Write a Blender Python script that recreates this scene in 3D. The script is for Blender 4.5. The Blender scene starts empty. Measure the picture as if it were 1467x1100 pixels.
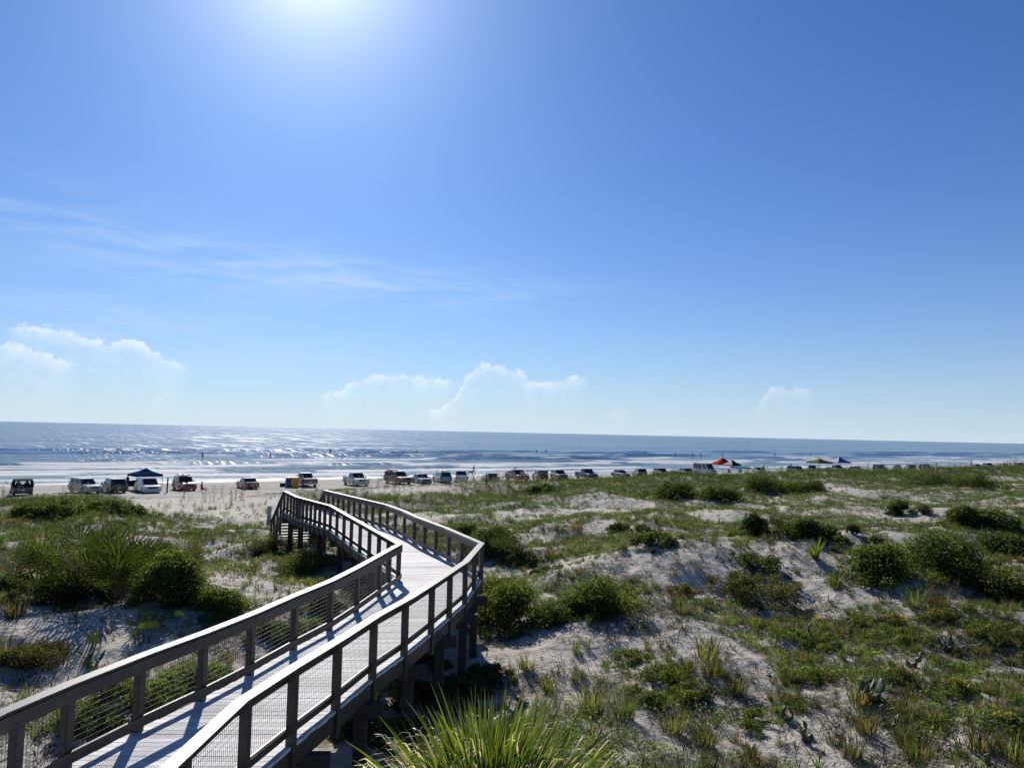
import bpy, bmesh, math, random
import numpy as np
from mathutils import Vector, Matrix

random.seed(7)
rng = np.random.default_rng(11)
sc = bpy.context.scene
COL = sc.collection
R_ = math.radians

# ------------------------------------------------------------------ camera model
FPX, PW, PH = 1100.0, 1467.0, 1100.0
PITCH, ROLL, CAMZ = 3.6, 1.25, 7.5
CM = Matrix.Rotation(R_(90 + PITCH), 3, 'X') @ Matrix.Rotation(R_(ROLL), 3, 'Z')
CP = Vector((0, 0, CAMZ))
SUN_AZ, SUN_EL = 16.0, 33.0


def ray(px, py):
    return CM @ Vector(((px - PW / 2) / FPX, -(py - PH / 2) / FPX, -1.0))


def at(px, py, z):
    d = ray(px, py)
    return CP + d * ((z - CAMZ) / d.z)


cam_d = bpy.data.cameras.new('camera')
cam_d.sensor_width = 36.0
cam_d.lens = 36.0 * FPX / PW
cam_d.clip_start = 0.1
cam_d.clip_end = 90000
cam = bpy.data.objects.new('camera', cam_d)
cam.matrix_world = Matrix.Translation(CP) @ CM.to_4x4()
COL.objects.link(cam)
sc.camera = cam

# ------------------------------------------------------------------ noise and terrain


def _h(ix, iy, seed):
    n = (ix.astype(np.int64) * 374761393 + iy.astype(np.int64) * 668265263 + seed * 974711) & 0x7fffffff
    n = ((n ^ (n >> 13)) * 1274126177) & 0x7fffffff
    return ((n ^ (n >> 16)) & 0xffff) / 65535.0


def vn(x, y, seed=0):
    x = np.asarray(x, float); y = np.asarray(y, float)
    ix = np.floor(x); iy = np.floor(y)
    fx = x - ix; fy = y - iy
    fx = fx * fx * fx * (fx * (fx * 6 - 15) + 10); fy = fy * fy * fy * (fy * (fy * 6 - 15) + 10)
    a = _h(ix, iy, seed); b = _h(ix + 1, iy, seed); c = _h(ix, iy + 1, seed); d = _h(ix + 1, iy + 1, seed)
    return (a * (1 - fx) + b * fx) * (1 - fy) + (c * (1 - fx) + d * fx) * fy


def fbm(x, y, sc_, oct=3, seed=0):
    v = 0; a = 1; tot = 0; x = np.asarray(x, float) / sc_; y = np.asarray(y, float) / sc_
    for o in range(oct):
        v = v + a * vn(x + 17.3 * o, y - 9.1 * o, seed + o); tot += a; a *= .5
        x, y = (x * 1.6 - y * 1.2), (x * 1.2 + y * 1.6)
    return v / tot


def sstep(a, b, v):
    u = np.clip((v - a) / (b - a), 0, 1)
    return u * u * (3 - 2 * u)


def st(x, y):
    return -.6 * x + .8 * y, .8 * x + .6 * y


# crest of the sandy ridge that crosses the dunes behind the near hollow
_cr = [(-8, 29.5, 0.35), (0.0, 29.0, .45), (3.2, 30, .85), (6.5, 33, 1.15), (10.5, 33.5, 1.2), (15.5, 34.5, 1.15),
       (20, 39, 1.0), (28, 43, 1.0), (40, 50, .9), (60, 62, .7)]
CRX = np.array([c[0] for c in _cr]); CRY = np.array([c[1] for c in _cr]); CRH = np.array([c[2] for c in _cr])
# (x, y, radius, height) hummocks
BUMPS = [(-12.5, 26, 4.5, .40), (-17, 22, 4, .45), (-9, 22, 2.5, .35), (-8.5, 17, 2.2, .25), (2.0, 22.5, 2.2, .35), (4.5, 24.0, 2.6, .4),
         (14, 26, 4, .45), (19, 29, 5, .5), (26, 33, 5, .4), (9, 20, 3, .2), (12, 16, 3, .2), (5, 16, 3, -.2), (-1.2, 19, 3, -.35), (-6.5, 29, 3, -.3),
         (-34, 52, 7, .4), (-24, 50, 5, .3), (-2, 55, 5, .3), (6, 48, 5, .25), (24, 78, 10, .5), (40, 88, 10, .5),
         (60, 104, 12, .5), (75, 105, 10, .5), (35, 62, 6, .5), (50, 72, 7, .5), (10, 62, 6, .4)]


def gapf(s, t):
    w = 1.8 * (fbm(s, t, 7, 2, 41) - .5) * 3
    return sstep(10, 19, t + w) * (1 - sstep(21, 30, t + w + (s - 64) * .12)) * sstep(46, 60, s)


def s_eff(x, y):
    s, t = st(x, y)
    wob = (fbm(t, s * 0, 22, 3, 5) - .5) * 9
    return s + wob


def height(x, y, fine=True):
    x = np.asarray(x, float); y = np.asarray(y, float)
    s, t = st(x, y)
    se = s_eff(x, y)
    beach = np.interp(s, [-60, 40, 60, 72, 80, 90, 104, 116, 130, 500], [1.1, 1.05, .75, .55, .42, .3, .14, -.08, -.7, -6])
    d = np.interp(s, [18, 42, 64], [1.5, 1.2, .95]) + (fbm(x, y, 8, 3, 3) - .5) * 1.3
    d = d + (fbm(x, y, 6.5, 2, 88) - .5) * 1.5 * sstep(42, 52, s) * (1 - sstep(66, 76, s)) * sstep(26, 44, t)
    d = d + (.42 + np.interp(t, [28, 45, 70, 120, 190], [0, .22, .38, .28, .36])) * np.exp(-((s - 70) / 7.0) ** 2) * (.7 + .6 * fbm(t, s, 14, 2, 8))
    yc = np.interp(x, CRX, CRY) + (fbm(x, y, 5, 2, 12) - .5) * 1.6
    h = np.interp(x, CRX, CRH) * 1.5
    dy = y - yc
    front = sstep(-9, .4, dy)
    back = .35 + .65 * np.exp(-np.clip(dy, 0, None) / 4.0)
    d = d + h * np.where(dy < 0, front, back) * sstep(-12, -2, x) * (1 - sstep(44, 60, y - .3 * np.abs(x)) * .8)
    for bx, by, br, bh in BUMPS:
        d = d + bh * np.exp(-((x - bx) ** 2 + (y - by) ** 2) / (br * br))
    if fine:
        d = d + ((fbm(x, y, 2.6, 2, 21) - .5) * .62 + (fbm(x, y, .7, 2, 31) - .5) * .17) * (1 - .6 * sstep(55, 70, s))
    w = sstep(73, 82, se)
    g = gapf(s, t)
    w = 1 - (1 - w) * (1 - g)
    z = d * (1 - w) + beach * w
    if fine:
        z = z + (fbm(x, y, 1.6, 3, 51) - .5) * .10 * w * (1 - sstep(84, 98, s)) + g * (fbm(x, y, 5, 2, 61) - .5) * .4 * (1 - sstep(70, 80, s))
    return z


def hz(x, y):
    return float(height(np.array([x]), np.array([y]))[0])


def ground(px, py):
    d = ray(px, py)
    ts = np.concatenate([np.arange(4, 60, .15), np.arange(60, 320, .6)])
    xs = d.x * ts; ys = d.y * ts; zs = CAMZ + d.z * ts
    below = np.nonzero(zs < height(xs, ys))[0]
    t = ts[below[0]] if len(below) else ts[-1]
    lo, hi = t - .6, t
    for _ in range(12):
        m = (lo + hi) / 2
        if CAMZ + d.z * m < hz(d.x * m, d.y * m): hi = m
        else: lo = m
    x, y = d.x * hi, d.y * hi
    return Vector((x, y, hz(x, y)))


def on_beach(px, S, dz=0.0):
    """point at the photo bearing of column px, S metres seaward"""
    d = ray(px, 620 + (px - PW / 2) * .0218)
    k = S / (-.6 * d.x + .8 * d.y)
    x, y = d.x * k, d.y * k
    return Vector((x, y, max(hz(x, y), -.35) + dz))


# ------------------------------------------------------------------ materials
MATS = {}


def newmat(name):
    m = bpy.data.materials.new(name); m.use_nodes = True
    nt = m.node_tree
    for n in list(nt.nodes): nt.nodes.remove(n)
    return m, nt


def N(nt, typ, **kw):
    n = nt.nodes.new(typ)
    ins = kw.pop('ins', {})
    for k, v in kw.items(): setattr(n, k, v)
    for k, v in ins.items():
        if isinstance(v, bpy.types.NodeSocket): nt.links.new(v, n.inputs[k])
        else: n.inputs[k].default_value = v
    return n


def M2(nt, op, a, b=0.0, c=None, clamp=False):
    n = nt.nodes.new('ShaderNodeMath'); n.operation = op; n.use_clamp = clamp
    for i, v in enumerate((a, b, c)):
        if v is None: continue
        if isinstance(v, bpy.types.NodeSocket): nt.links.new(v, n.inputs[i])
        else: n.inputs[i].default_value = v
    return n.outputs[0]


def MIX(nt, f, a, b, blend='MIX'):
    n = nt.nodes.new('ShaderNodeMix'); n.data_type = 'RGBA'; n.blend_type = blend; n.clamp_factor = True
    for s, v in ((n.inputs[0], f), (n.inputs[6], a), (n.inputs[7], b)):
        if isinstance(v, bpy.types.NodeSocket): nt.links.new(v, s)
        else: s.default_value = v if not isinstance(v, tuple) or len(v) == 4 else (*v, 1)
    return n.outputs[2]


def RAMP(nt, f, a, b, smooth=True):
    n = nt.nodes.new('ShaderNodeMapRange'); n.interpolation_type = 'SMOOTHSTEP' if smooth else 'LINEAR'
    nt.links.new(f, n.inputs[0])
    n.inputs[1].default_value = a; n.inputs[2].default_value = b
    return n.outputs[0]


def out(nt, shader, disp=None):
    o = nt.nodes.new('ShaderNodeOutputMaterial'); nt.links.new(shader, o.inputs[0])


def paint(name, col, rough=.5, metal=0.0, var=.12, scale=8.0, coat=0.0, spec=.5):
    if name in MATS: return MATS[name]
    m, nt = newmat(name)
    tc = N(nt, 'ShaderNodeTexCoord')
    no = N(nt, 'ShaderNodeTexNoise', ins={'Vector': tc.outputs['Object'], 'Scale': scale, 'Detail': 4.0})
    f = RAMP(nt, no.outputs[0], .35, .65)
    c = MIX(nt, f, tuple(v * (1 - var) for v in col), tuple(min(1, v * (1 + var)) for v in col))
    p = N(nt, 'ShaderNodeBsdfPrincipled', ins={'Base Color': c, 'Roughness': rough, 'Metallic': metal, 'Coat Weight': coat, 'Specular IOR Level': spec})
    out(nt, p.outputs[0]); MATS[name] = m
    return m


def leafmat(name, gain=1.0, trans=.5, rough=.5, tcol=(1.85, 1.75, .6)):
    """leaf blades: colour from the 'tint' attribute, part of the sun passes through"""
    if name in MATS: return MATS[name]
    m, nt = newmat(name)
    a = N(nt, 'ShaderNodeAttribute', attribute_name='tint')
    c = MIX(nt, 1.0, a.outputs[0], (gain, gain, gain, 1), 'MULTIPLY')
    ct = MIX(nt, 1.0, c, (*tcol, 1), 'MULTIPLY')
    p = N(nt, 'ShaderNodeBsdfPrincipled', ins={'Base Color': c, 'Roughness': rough, 'Specular IOR Level': .16})
    t = N(nt, 'ShaderNodeBsdfTranslucent', ins={'Color': ct})
    mx = N(nt, 'ShaderNodeMixShader', ins={0: trans, 1: p.outputs[0], 2: t.outputs[0]})
    out(nt, mx.outputs[0]); MATS[name] = m
    return m


LEAF = leafmat('leaf', .98, .46, .6)
COVER = leafmat('creeper_leaf', 1.6, .48, .6)
PLEAF = leafmat('palmetto_leaf', .8, .30, .5)
BLADE = leafmat('grass_blade', 1.1, .45, .6, (1.45, 1.6, .65))
DRYM = leafmat('dry_leaf', 1.0, .35, .5, (1.1, 1.0, .8))


def wood(name, col, rough=.6, tintattr=False, spec=.5, grain=(6, 6, 22), var=(.72, 1.2)):
    if name in MATS: return MATS[name]
    m, nt = newmat(name)
    tc = N(nt, 'ShaderNodeTexCoord')
    mp = N(nt, 'ShaderNodeMapping', ins={'Vector': tc.outputs['Object'], 'Scale': grain})
    n1 = N(nt, 'ShaderNodeTexNoise', ins={'Vector': mp.outputs[0], 'Scale': 1.6, 'Detail': 6.0, 'Roughness': .65})
    n2 = N(nt, 'ShaderNodeTexNoise', ins={'Vector': tc.outputs['Object'], 'Scale': .9, 'Detail': 3.0})
    f = RAMP(nt, n1.outputs[0], .3, .7)
    c = MIX(nt, f, tuple(v * var[0] for v in col), tuple(v * var[1] for v in col))
    c = MIX(nt, M2(nt, 'MULTIPLY', RAMP(nt, n2.outputs[0], .45, .7), .35), c, tuple(v * .6 for v in (col[0], col[1] * .98, col[2] * .92)))
    if tintattr:
        a = N(nt, 'ShaderNodeAttribute', attribute_name='tint')
        c = MIX(nt, 1.0, c, a.outputs[0], 'MULTIPLY')
    b = N(nt, 'ShaderNodeBump', ins={'Height': n1.outputs[0], 'Strength': .25, 'Distance': .01})
    p = N(nt, 'ShaderNodeBsdfPrincipled', ins={'Base Color': c, 'Roughness': rough, 'Normal': b.outputs[0], 'Specular IOR Level': spec})
    out(nt, p.outputs[0]); MATS[name] = m
    return m


# ------------------------------------------------------------------ object helpers


def tag(o, label=None, cat=None, group=None, kind=None):
    if label: o['label'] = label
    if cat: o['category'] = cat
    if group: o['group'] = group
    if kind: o['kind'] = kind
    return o


def empty(name, loc=(0, 0, 0), rz=0.0):
    o = bpy.data.objects.new(name, None); COL.objects.link(o)
    o.location = loc; o.rotation_euler = (0, 0, rz); o.empty_display_size = .2
    return o


class MB:
    def __init__(self): self.v = []; self.f = []; self.mi = []; self.t = []; self.tint = (1, 1, 1)

    def add(self, vs, fs, m=0):
        b = len(self.v); self.v += [tuple(v) for v in vs]; self.t += [self.tint] * len(vs)
        for f in fs: self.f.append(tuple(b + i for i in f)); self.mi.append(m)
        return self

    def hexa(self, q0, q1, m=0):
        """eight corners: q0 lower ring, q1 upper ring"""
        return self.add(list(q0) + list(q1), [(3, 2, 1, 0), (4, 5, 6, 7), (0, 1, 5, 4), (1, 2, 6, 5), (2, 3, 7, 6), (3, 0, 4, 7)], m)

    def box(self, x0, x1, y0, y1, z0, z1, m=0):
        return self.hexa([(x0, y0, z0), (x1, y0, z0), (x1, y1, z0), (x0, y1, z0)], [(x0, y0, z1), (x1, y0, z1), (x1, y1, z1), (x0, y1, z1)], m)

    def bar(self, a, b, w, h=None, m=0, up=(0, 0, 1)):
        a = Vector(a); b = Vector(b); h = h or w
        d = (b - a).normalized(); u = Vector(up)
        if abs(d.dot(u)) > .98: u = Vector((0, 1, 0))
        s = d.cross(u).normalized() * (w / 2); k = s.cross(d).normalized() * (h / 2)
        return self.hexa([a - s - k, a + s - k, a + s + k, a - s + k], [b - s - k, b + s - k, b + s + k, b - s + k], m)

    def tube(self, pts, rads, n=8, m=0, cap=True):
        pts = [Vector(p) for p in pts]; rings = []
        b = len(self.v); vs = []; fs = []
        for i, p in enumerate(pts):
            d = (pts[min(i + 1, len(pts) - 1)] - pts[max(i - 1, 0)]).normalized()
            u = Vector((0, 0, 1)) if abs(d.z) < .9 else Vector((1, 0, 0))
            s = d.cross(u).normalized(); k = s.cross(d)
            r = rads[i] if isinstance(rads, (list, tuple)) else rads
            vs += [p + (s * math.cos(2 * math.pi * j / n) + k * math.sin(2 * math.pi * j / n)) * r for j in range(n)]
        for i in range(len(pts) - 1):
            for j in range(n):
                fs.append((i * n + j, i * n + (j + 1) % n, (i + 1) * n + (j + 1) % n, (i + 1) * n + j))
        if cap: fs += [tuple(range(n)), tuple((len(pts) - 1) * n + j for j in range(n))]
        return self.add(vs, fs, m)

    def sweep(self, poly, off0, off1, z0, z1, m=0, zs=None):
        """rectangular board following a plan polyline, offsets to its left, mitred"""
        P = [Vector((p[0], p[1], 0)) for p in poly]; n = len(P); rows = []
        for i in range(n):
            d0 = (P[i] - P[i - 1]).normalized() if i else (P[1] - P[0]).normalized()
            d1 = (P[i + 1] - P[i]).normalized() if i < n - 1 else d0
            nb = (Vector((-d0.y, d0.x, 0)) + Vector((-d1.y, d1.x, 0)))
            nb = nb / max(nb.length, 1e-6); k = 1 / max(.4, nb.dot(Vector((-d1.y, d1.x, 0))))
            a = P[i] + nb * off0 * k; b = P[i] + nb * off1 * k; zz = zs[i] if zs else 0
            rows.append([(a.x, a.y, z0 + zz), (b.x, b.y, z0 + zz), (b.x, b.y, z1 + zz), (a.x, a.y, z1 + zz)])
        for i in range(n - 1):
            self.hexa(rows[i], rows[i + 1], m)
        return self

    def build(self, name, mats, parent=None, smooth=False, loc=None, tint=False):
        me = bpy.data.meshes.new(name); me.from_pydata(self.v, [], self.f); me.validate(clean_customdata=False)
        for m in (mats if isinstance(mats, (list, tuple)) else [mats]): me.materials.append(m)
        if any(self.mi) and len(me.polygons) == len(self.mi): me.polygons.foreach_set('material_index', self.mi)
        if smooth: me.polygons.foreach_set('use_smooth', [True] * len(me.polygons))
        if tint:
            a = me.color_attributes.new('tint', 'FLOAT_COLOR', 'POINT')
            a.data.foreach_set('color', np.c_[np.array(self.t), np.ones(len(self.t))].ravel())
        bm = bmesh.new(); bm.from_mesh(me); bmesh.ops.recalc_face_normals(bm, faces=bm.faces); bm.to_mesh(me); bm.free()
        o = bpy.data.objects.new(name, me); COL.objects.link(o)
        if parent: o.parent = parent
        if loc is not None: o.location = loc
        return o


def npmesh(name, V, F, mat, tint=None, parent=None, loc=None, smooth=False):
    """triangles from arrays"""
    me = bpy.data.meshes.new(name)
    V = np.asarray(V, np.float32); F = np.asarray(F, np.int32); k = F.shape[1]
    me.vertices.add(len(V)); me.vertices.foreach_set('co', V.ravel())
    me.loops.add(F.size); me.loops.foreach_set('vertex_index', F.ravel())
    me.polygons.add(len(F)); me.polygons.foreach_set('loop_start', np.arange(0, F.size, k, dtype=np.int32))
    me.polygons.foreach_set('loop_total', np.full(len(F), k, np.int32))
    if smooth: me.polygons.foreach_set('use_smooth', np.ones(len(F), bool))
    me.update(calc_edges=True)
    if tint is not None:
        a = me.color_attributes.new('tint', 'FLOAT_COLOR', 'POINT')
        a.data.foreach_set('color', np.c_[tint, np.ones(len(tint))].astype(np.float32).ravel())
    me.materials.append(mat)
    o = bpy.data.objects.new(name, me); COL.objects.link(o)
    if parent: o.parent = parent
    if loc is not None: o.location = loc
    return o


def bez(me_o, w=.01, seg=2):
    md = me_o.modifiers.new('bevel', 'BEVEL'); md.width = w; md.segments = seg; md.limit_method = 'ANGLE'; md.angle_limit = R_(35)
    return me_o


# ------------------------------------------------------------------ world: sky and clouds
world = bpy.data.worlds.new('World'); sc.world = world; world.use_nodes = True
wn = world.node_tree
for n in list(wn.nodes): wn.nodes.remove(n)
sky = N(wn, 'ShaderNodeTexSky', sky_type='NISHITA', sun_disc=False)
sky.sun_elevation = R_(SUN_EL); sky.sun_rotation = R_(-SUN_AZ)
sky.altitude = 0; sky.air_density = 1.0; sky.dust_density = .35; sky.ozone_density = 3.0
SKY = .054
skyc = MIX(wn, 1.0, sky.outputs[0], (SKY * .54, SKY * .90, SKY * 1.46, 1), 'MULTIPLY')
tcw = N(wn, 'ShaderNodeTexCoord')
sep = N(wn, 'ShaderNodeSeparateXYZ', ins={0: tcw.outputs['Generated']})
AZ = M2(wn, 'ARCTAN2', sep.outputs[0], sep.outputs[1])
EL = M2(wn, 'ARCSINE', sep.outputs[2])
dirv = N(wn, 'ShaderNodeCombineXYZ', ins={0: AZ, 1: EL, 2: 0.0})
nb1 = N(wn, 'ShaderNodeTexNoise', ins={'Vector': dirv.outputs[0], 'Scale': 70.0, 'Detail': 7.0, 'Roughness': .62})
nb2 = N(wn, 'ShaderNodeTexNoise', ins={'Vector': dirv.outputs[0], 'Scale': 22.0, 'Detail': 4.0})
# haze brightening the sky round the sun and low over the sea
sd = Vector((-math.sin(R_(SUN_AZ)) * math.cos(R_(SUN_EL)), math.cos(R_(SUN_AZ)) * math.cos(R_(SUN_EL)), math.sin(R_(SUN_EL))))
dp = N(wn, 'ShaderNodeVectorMath', operation='DOT_PRODUCT', ins={0: tcw.outputs['Generated'], 1: tuple(sd)})
ang = M2(wn, 'ARCCOSINE', M2(wn, 'MINIMUM', dp.outputs['Value'], .99999))
aur0 = M2(wn, 'MULTIPLY', M2(wn, 'EXPONENT', M2(wn, 'MULTIPLY', ang, -16.0)), 1.35)
aur = M2(wn, 'MULTIPLY', 1.0, M2(wn, 'MULTIPLY', M2(wn, 'EXPONENT', M2(wn, 'MULTIPLY', ang, -3.6)), .055))
skyc = MIX(wn, 1.0, skyc, N(wn, 'ShaderNodeVectorMath', operation='SCALE', ins={0: (.70, .85, 1.0), 'Scale': aur}).outputs[0], 'ADD')
skyc = MIX(wn, 1.0, skyc, N(wn, 'ShaderNodeVectorMath', operation='SCALE', ins={0: (1.0, .90, .82), 'Scale': aur0}).outputs[0], 'ADD')


lowh = M2(wn, 'MULTIPLY', M2(wn, 'EXPONENT', M2(wn, 'MULTIPLY', M2(wn, 'MAXIMUM', EL, 0.0), -10.5)), .80)
skyc = MIX(wn, lowh, skyc, (.57, .68, .78, 1))


def azel(px, py):
    d = ray(px, py).normalized()
    return math.atan2(d.x, d.y), math.asin(d.z)


def cumulus(pts, body=22.0, strength=.9, rag=6.0):
    rag *= 1.4
    """bright upper edge along pts, thinning away below it"""
    global skyc
    A = [azel(*p) for p in pts]
    a0, a1 = A[0][0], A[-1][0]
    e0 = min(a[1] for a in A) - .004; e1 = max(a[1] for a in A) + .004
    u = N(wn, 'ShaderNodeMapRange', clamp=True, ins={0: AZ, 1: a0, 2: a1}).outputs[0]
    wobx = M2(wn, 'MULTIPLY', M2(wn, 'SUBTRACT', nb2.outputs[0], .5), .12)
    fc = N(wn, 'ShaderNodeFloatCurve', ins={1: M2(wn, 'ADD', u, wobx)})
    cv = fc.mapping.curves[0]
    P = [((a - a0) / (a1 - a0), (e - e0) / (e1 - e0)) for a, e in A]
    cv.points[0].location = P[0]; cv.points[1].location = P[-1]
    for p in P[1:-1]: cv.points.new(*p)
    fc.mapping.update()
    top = M2(wn, 'MULTIPLY_ADD', fc.outputs[0], e1 - e0, e0)
    px = 1 / FPX
    rg = M2(wn, 'MULTIPLY', M2(wn, 'SUBTRACT', nb1.outputs[0], .5), rag * 4 * px)
    depth = M2(wn, 'SUBTRACT', M2(wn, 'ADD', top, rg), EL)
    depth = M2(wn, 'ADD', depth, M2(wn, 'MULTIPLY', M2(wn, 'SUBTRACT', nb2.outputs[0], .5), 26 * px))
    edge = RAMP(wn, depth, -2.0 * px, 5.0 * px)
    dpos = M2(wn, 'MAXIMUM', depth, 0.0)
    fade = M2(wn, 'MAXIMUM', M2(wn, 'EXPONENT', M2(wn, 'MULTIPLY', dpos, -1.0 / (body * .85 * px))), M2(wn, 'MULTIPLY', M2(wn, 'EXPONENT', M2(wn, 'MULTIPLY', dpos, -1.0 / (body * 2.2 * px))), .38))
    tex = RAMP(wn, nb1.outputs[0], .36, .60)
    tex = M2(wn, 'MULTIPLY_ADD', tex, .7, .3)
    ends = M2(wn, 'MULTIPLY', RAMP(wn, AZ, a0 - 6 * px, a0 + 12 * px), M2(wn, 'SUBTRACT', 1.0, RAMP(wn, AZ, a1 - 22 * px, a1 + 4 * px)))
    f = M2(wn, 'MULTIPLY', M2(wn, 'MULTIPLY', edge, fade), M2(wn, 'MULTIPLY', ends, M2(wn, 'MULTIPLY', tex, strength)), clamp=True)
    skyc = MIX(wn, f, skyc, (.88, .89, .88, 1))


cumulus([(14, 466), (60, 470), (100, 473), (125, 483), (160, 489), (190, 489), (215, 500), (240, 508), (275, 521)], 14, .95)
cumulus([(-60, 486), (0, 490), (40, 499), (70, 507), (112, 519)], 16, .75)
cumulus([(462, 568), (495, 556), (510, 545), (525, 535), (540, 533), (560, 537), (600, 541), (655, 546)], 13, .75, 4)
cumulus([(615, 590), (650, 570), (660, 552), (674, 528), (700, 520), (725, 526), (745, 533), (765, 545)], 13, .8, 5)
cumulus([(750, 546), (785, 545), (800, 542), (820, 542), (845, 545)], 12, .7, 4)
cumulus([(1080, 584), (1095, 567), (1110, 551), (1130, 549), (1150, 556), (1170, 568)], 14, .45, 5)
cumulus([(220, 575), (232, 566), (242, 564), (258, 574)], 8, .4, 3)
cumulus([(868, 594), (880, 587), (890, 586), (905, 594)], 7, .35, 3)


def cirrus(px, py, w, h, k, sc_=9.0, tilt=.09, seed=0.0):
    global skyc
    a, e = azel(px, py)
    mp = N(wn, 'ShaderNodeMapping', ins={'Vector': dirv.outputs[0], 'Location': (seed, seed * .7, seed), 'Rotation': (0, 0, tilt), 'Scale': (1.0, 7.0, 1)})
    no = N(wn, 'ShaderNodeTexNoise', ins={'Vector': mp.outputs[0], 'Scale': sc_, 'Detail': 6.0, 'Roughness': .6, 'Distortion': .5})
    dx = M2(wn, 'DIVIDE', M2(wn, 'SUBTRACT', AZ, a), w / FPX); dy0 = M2(wn, 'SUBTRACT', EL, e)
    dy = M2(wn, 'DIVIDE', M2(wn, 'MULTIPLY_ADD', M2(wn, 'SUBTRACT', AZ, a), tilt, dy0), h / FPX)
    r2 = M2(wn, 'ADD', M2(wn, 'MULTIPLY', dx, dx), M2(wn, 'MULTIPLY', dy, dy))
    g = M2(wn, 'EXPONENT', M2(wn, 'MULTIPLY', r2, -1.0))
    f = M2(wn, 'MULTIPLY', M2(wn, 'MULTIPLY', g, RAMP(wn, no.outputs[0], .34, .72)), k)
    skyc = MIX(wn, f, skyc, (.52, .66, .82, 1))


cirrus(430, 392, 150, 26, .6)
cirrus(150, 345, 300, 55, .33, 6, .12, 3.1)
cirrus(250, 480, 260, 40, .4, 7, .10, 5.2)
cirrus(560, 400, 240, 30, .4, 8, .06, 7.7)
bgw = N(wn, 'ShaderNodeBackground', ins={0: skyc, 1: 1.0})
ow = N(wn, 'ShaderNodeOutputWorld', ins={0: bgw.outputs[0]})

sl = bpy.data.lights.new('sun', 'SUN'); sl.energy = 5.0; sl.angle = R_(.5); sl.color = (1.0, .95, .87)
so = bpy.data.objects.new('sun', sl); COL.objects.link(so)
so.rotation_euler = (-sd).to_track_quat('-Z', 'Y').to_euler(); so.location = sd * 60

# ------------------------------------------------------------------ terrain


def axis(lo, hi, c0, c1, fine, grow, mx):
    a = list(np.arange(c0, c1 + 1e-6, fine)); st_ = fine
    while a[-1] < hi: st_ = min(st_ * grow, mx); a.append(a[-1] + st_)
    st_ = fine
    while a[0] > lo: st_ = min(st_ * grow, mx); a.insert(0, a[0] - st_)
    return np.array(a)


def grid(X, Y, Z):
    ny, nx = X.shape
    V = np.c_[X.ravel(), Y.ravel(), Z.ravel()]
    i = np.arange(ny * nx).reshape(ny, nx)
    F = np.c_[i[:-1, :-1].ravel(), i[:-1, 1:].ravel(), i[1:, 1:].ravel(), i[1:, :-1].ravel()]
    return V, F


BARE = []   # (x, y, r) open sand


def bare(px, py, rx):
    p = ground(px, py); BARE.append((p.x, p.y, rx))


def cover(x, y):
    """how much of the ground is overgrown, 0..1"""
    s, t = st(x, y); se = s_eff(x, y)
    d = np.hypot(x, y)
    n = fbm(x, y, 5.0, 3, 71); n2 = fbm(x, y, 1.3, 3, 75)
    c = sstep(.34, .58, n * .45 + n2 * .55 + .05 + .11 * sstep(1, 12, x - .12 * y))
    fore = sstep(47, 60, s) * sstep(.22, .44, n * .75 + n2 * .25 + .06)
    c = c * (.12 + .88 * sstep(.36, .54, fbm(x, y, .75, 2, 79) + .10 * (c - .5)))
    c = np.maximum(c * (1 - .15 * sstep(30, 48, d)), fore)
    for bx, by, br in BARE:
        c = c * (1 - np.exp(-(((x - bx) ** 2 + (y - by) ** 2) / (br * br * 1.7) * (.5 + fbm(x, y, 1.3, 2, 77))) ** 1.5) * .98)
    return c * (1 - sstep(76, 84, se)) * (1 - sstep(.2, .6, gapf(s, t)) * .93)


for b in [(800, 812, 1.6), (760, 818, 1.6), (870, 800, 1.6), (920, 800, 1.4), (790, 925, 1.6), (755, 905, 1.5), (830, 930, 1.4), (720, 940, 1.8),
          (100, 905, 1.6), (60, 925, 1.6), (150, 950, 1.5), (20, 1000, 1.2), (30, 880, 1.4), (330, 830, 1.6), (350, 855, 1.2), (1040, 815, 1.8), (980, 840, 1.2), (1170, 830, 1.6), (1110, 800, 1.5),
          (1300, 735, 3.5), (1350, 728, 3), (1230, 768, 2.2), (1280, 765, 2.4), (900, 730, 2.5), (1000, 740, 2.2), (770, 770, 1.5), (760, 735, 2.5), (1050, 745, 2), (830, 735, 2.5), (960, 765, 2),
          (1300, 855, 1.2), (1000, 905, 1.0), (1100, 1060, 1.0), (960, 1060, .9), (1230, 1090, .8), (1020, 930, .9), (560, 702, 3), (620, 702, 3), (1440, 690, 6), (1210, 700, 4), (1180, 697, 3)]:
    bare(*b)

gx = axis(-330, 330, -22, 27, .16, 1.06, 4.0)
gy = axis(1.0, 330, 7, 42, .16, 1.03, 2.5)
GX, GY = np.meshgrid(gx, gy)
GZ = height(GX, GY)
V, F = grid(GX, GY, GZ)
ter = npmesh('sand_ground', V, F, None, smooth=True) if False else None
m, nt = newmat('dune_sand')
tc = N(nt, 'ShaderNodeTexCoord')
aw = N(nt, 'ShaderNodeAttribute', attribute_name='tint')   # r: overgrown, g: wet, b: beach
sp = N(nt, 'ShaderNodeSeparateColor', ins={0: aw.outputs[0]})
n1 = N(nt, 'ShaderNodeTexNoise', ins={'Vector': tc.outputs['Object'], 'Scale': 7.0, 'Detail': 8.0, 'Roughness': .65})
n2 = N(nt, 'ShaderNodeTexNoise', ins={'Vector': tc.outputs['Object'], 'Scale': .7, 'Detail': 5.0})
n3 = N(nt, 'ShaderNodeTexNoise', ins={'Vector': tc.outputs['Object'], 'Scale': 45.0, 'Detail': 3.0})
vo = N(nt, 'ShaderNodeTexVoronoi', feature='SMOOTH_F1', ins={'Vector': tc.outputs['Object'], 'Scale': 2.6, 'Smoothness': .6, 'Randomness': 1.0})
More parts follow.
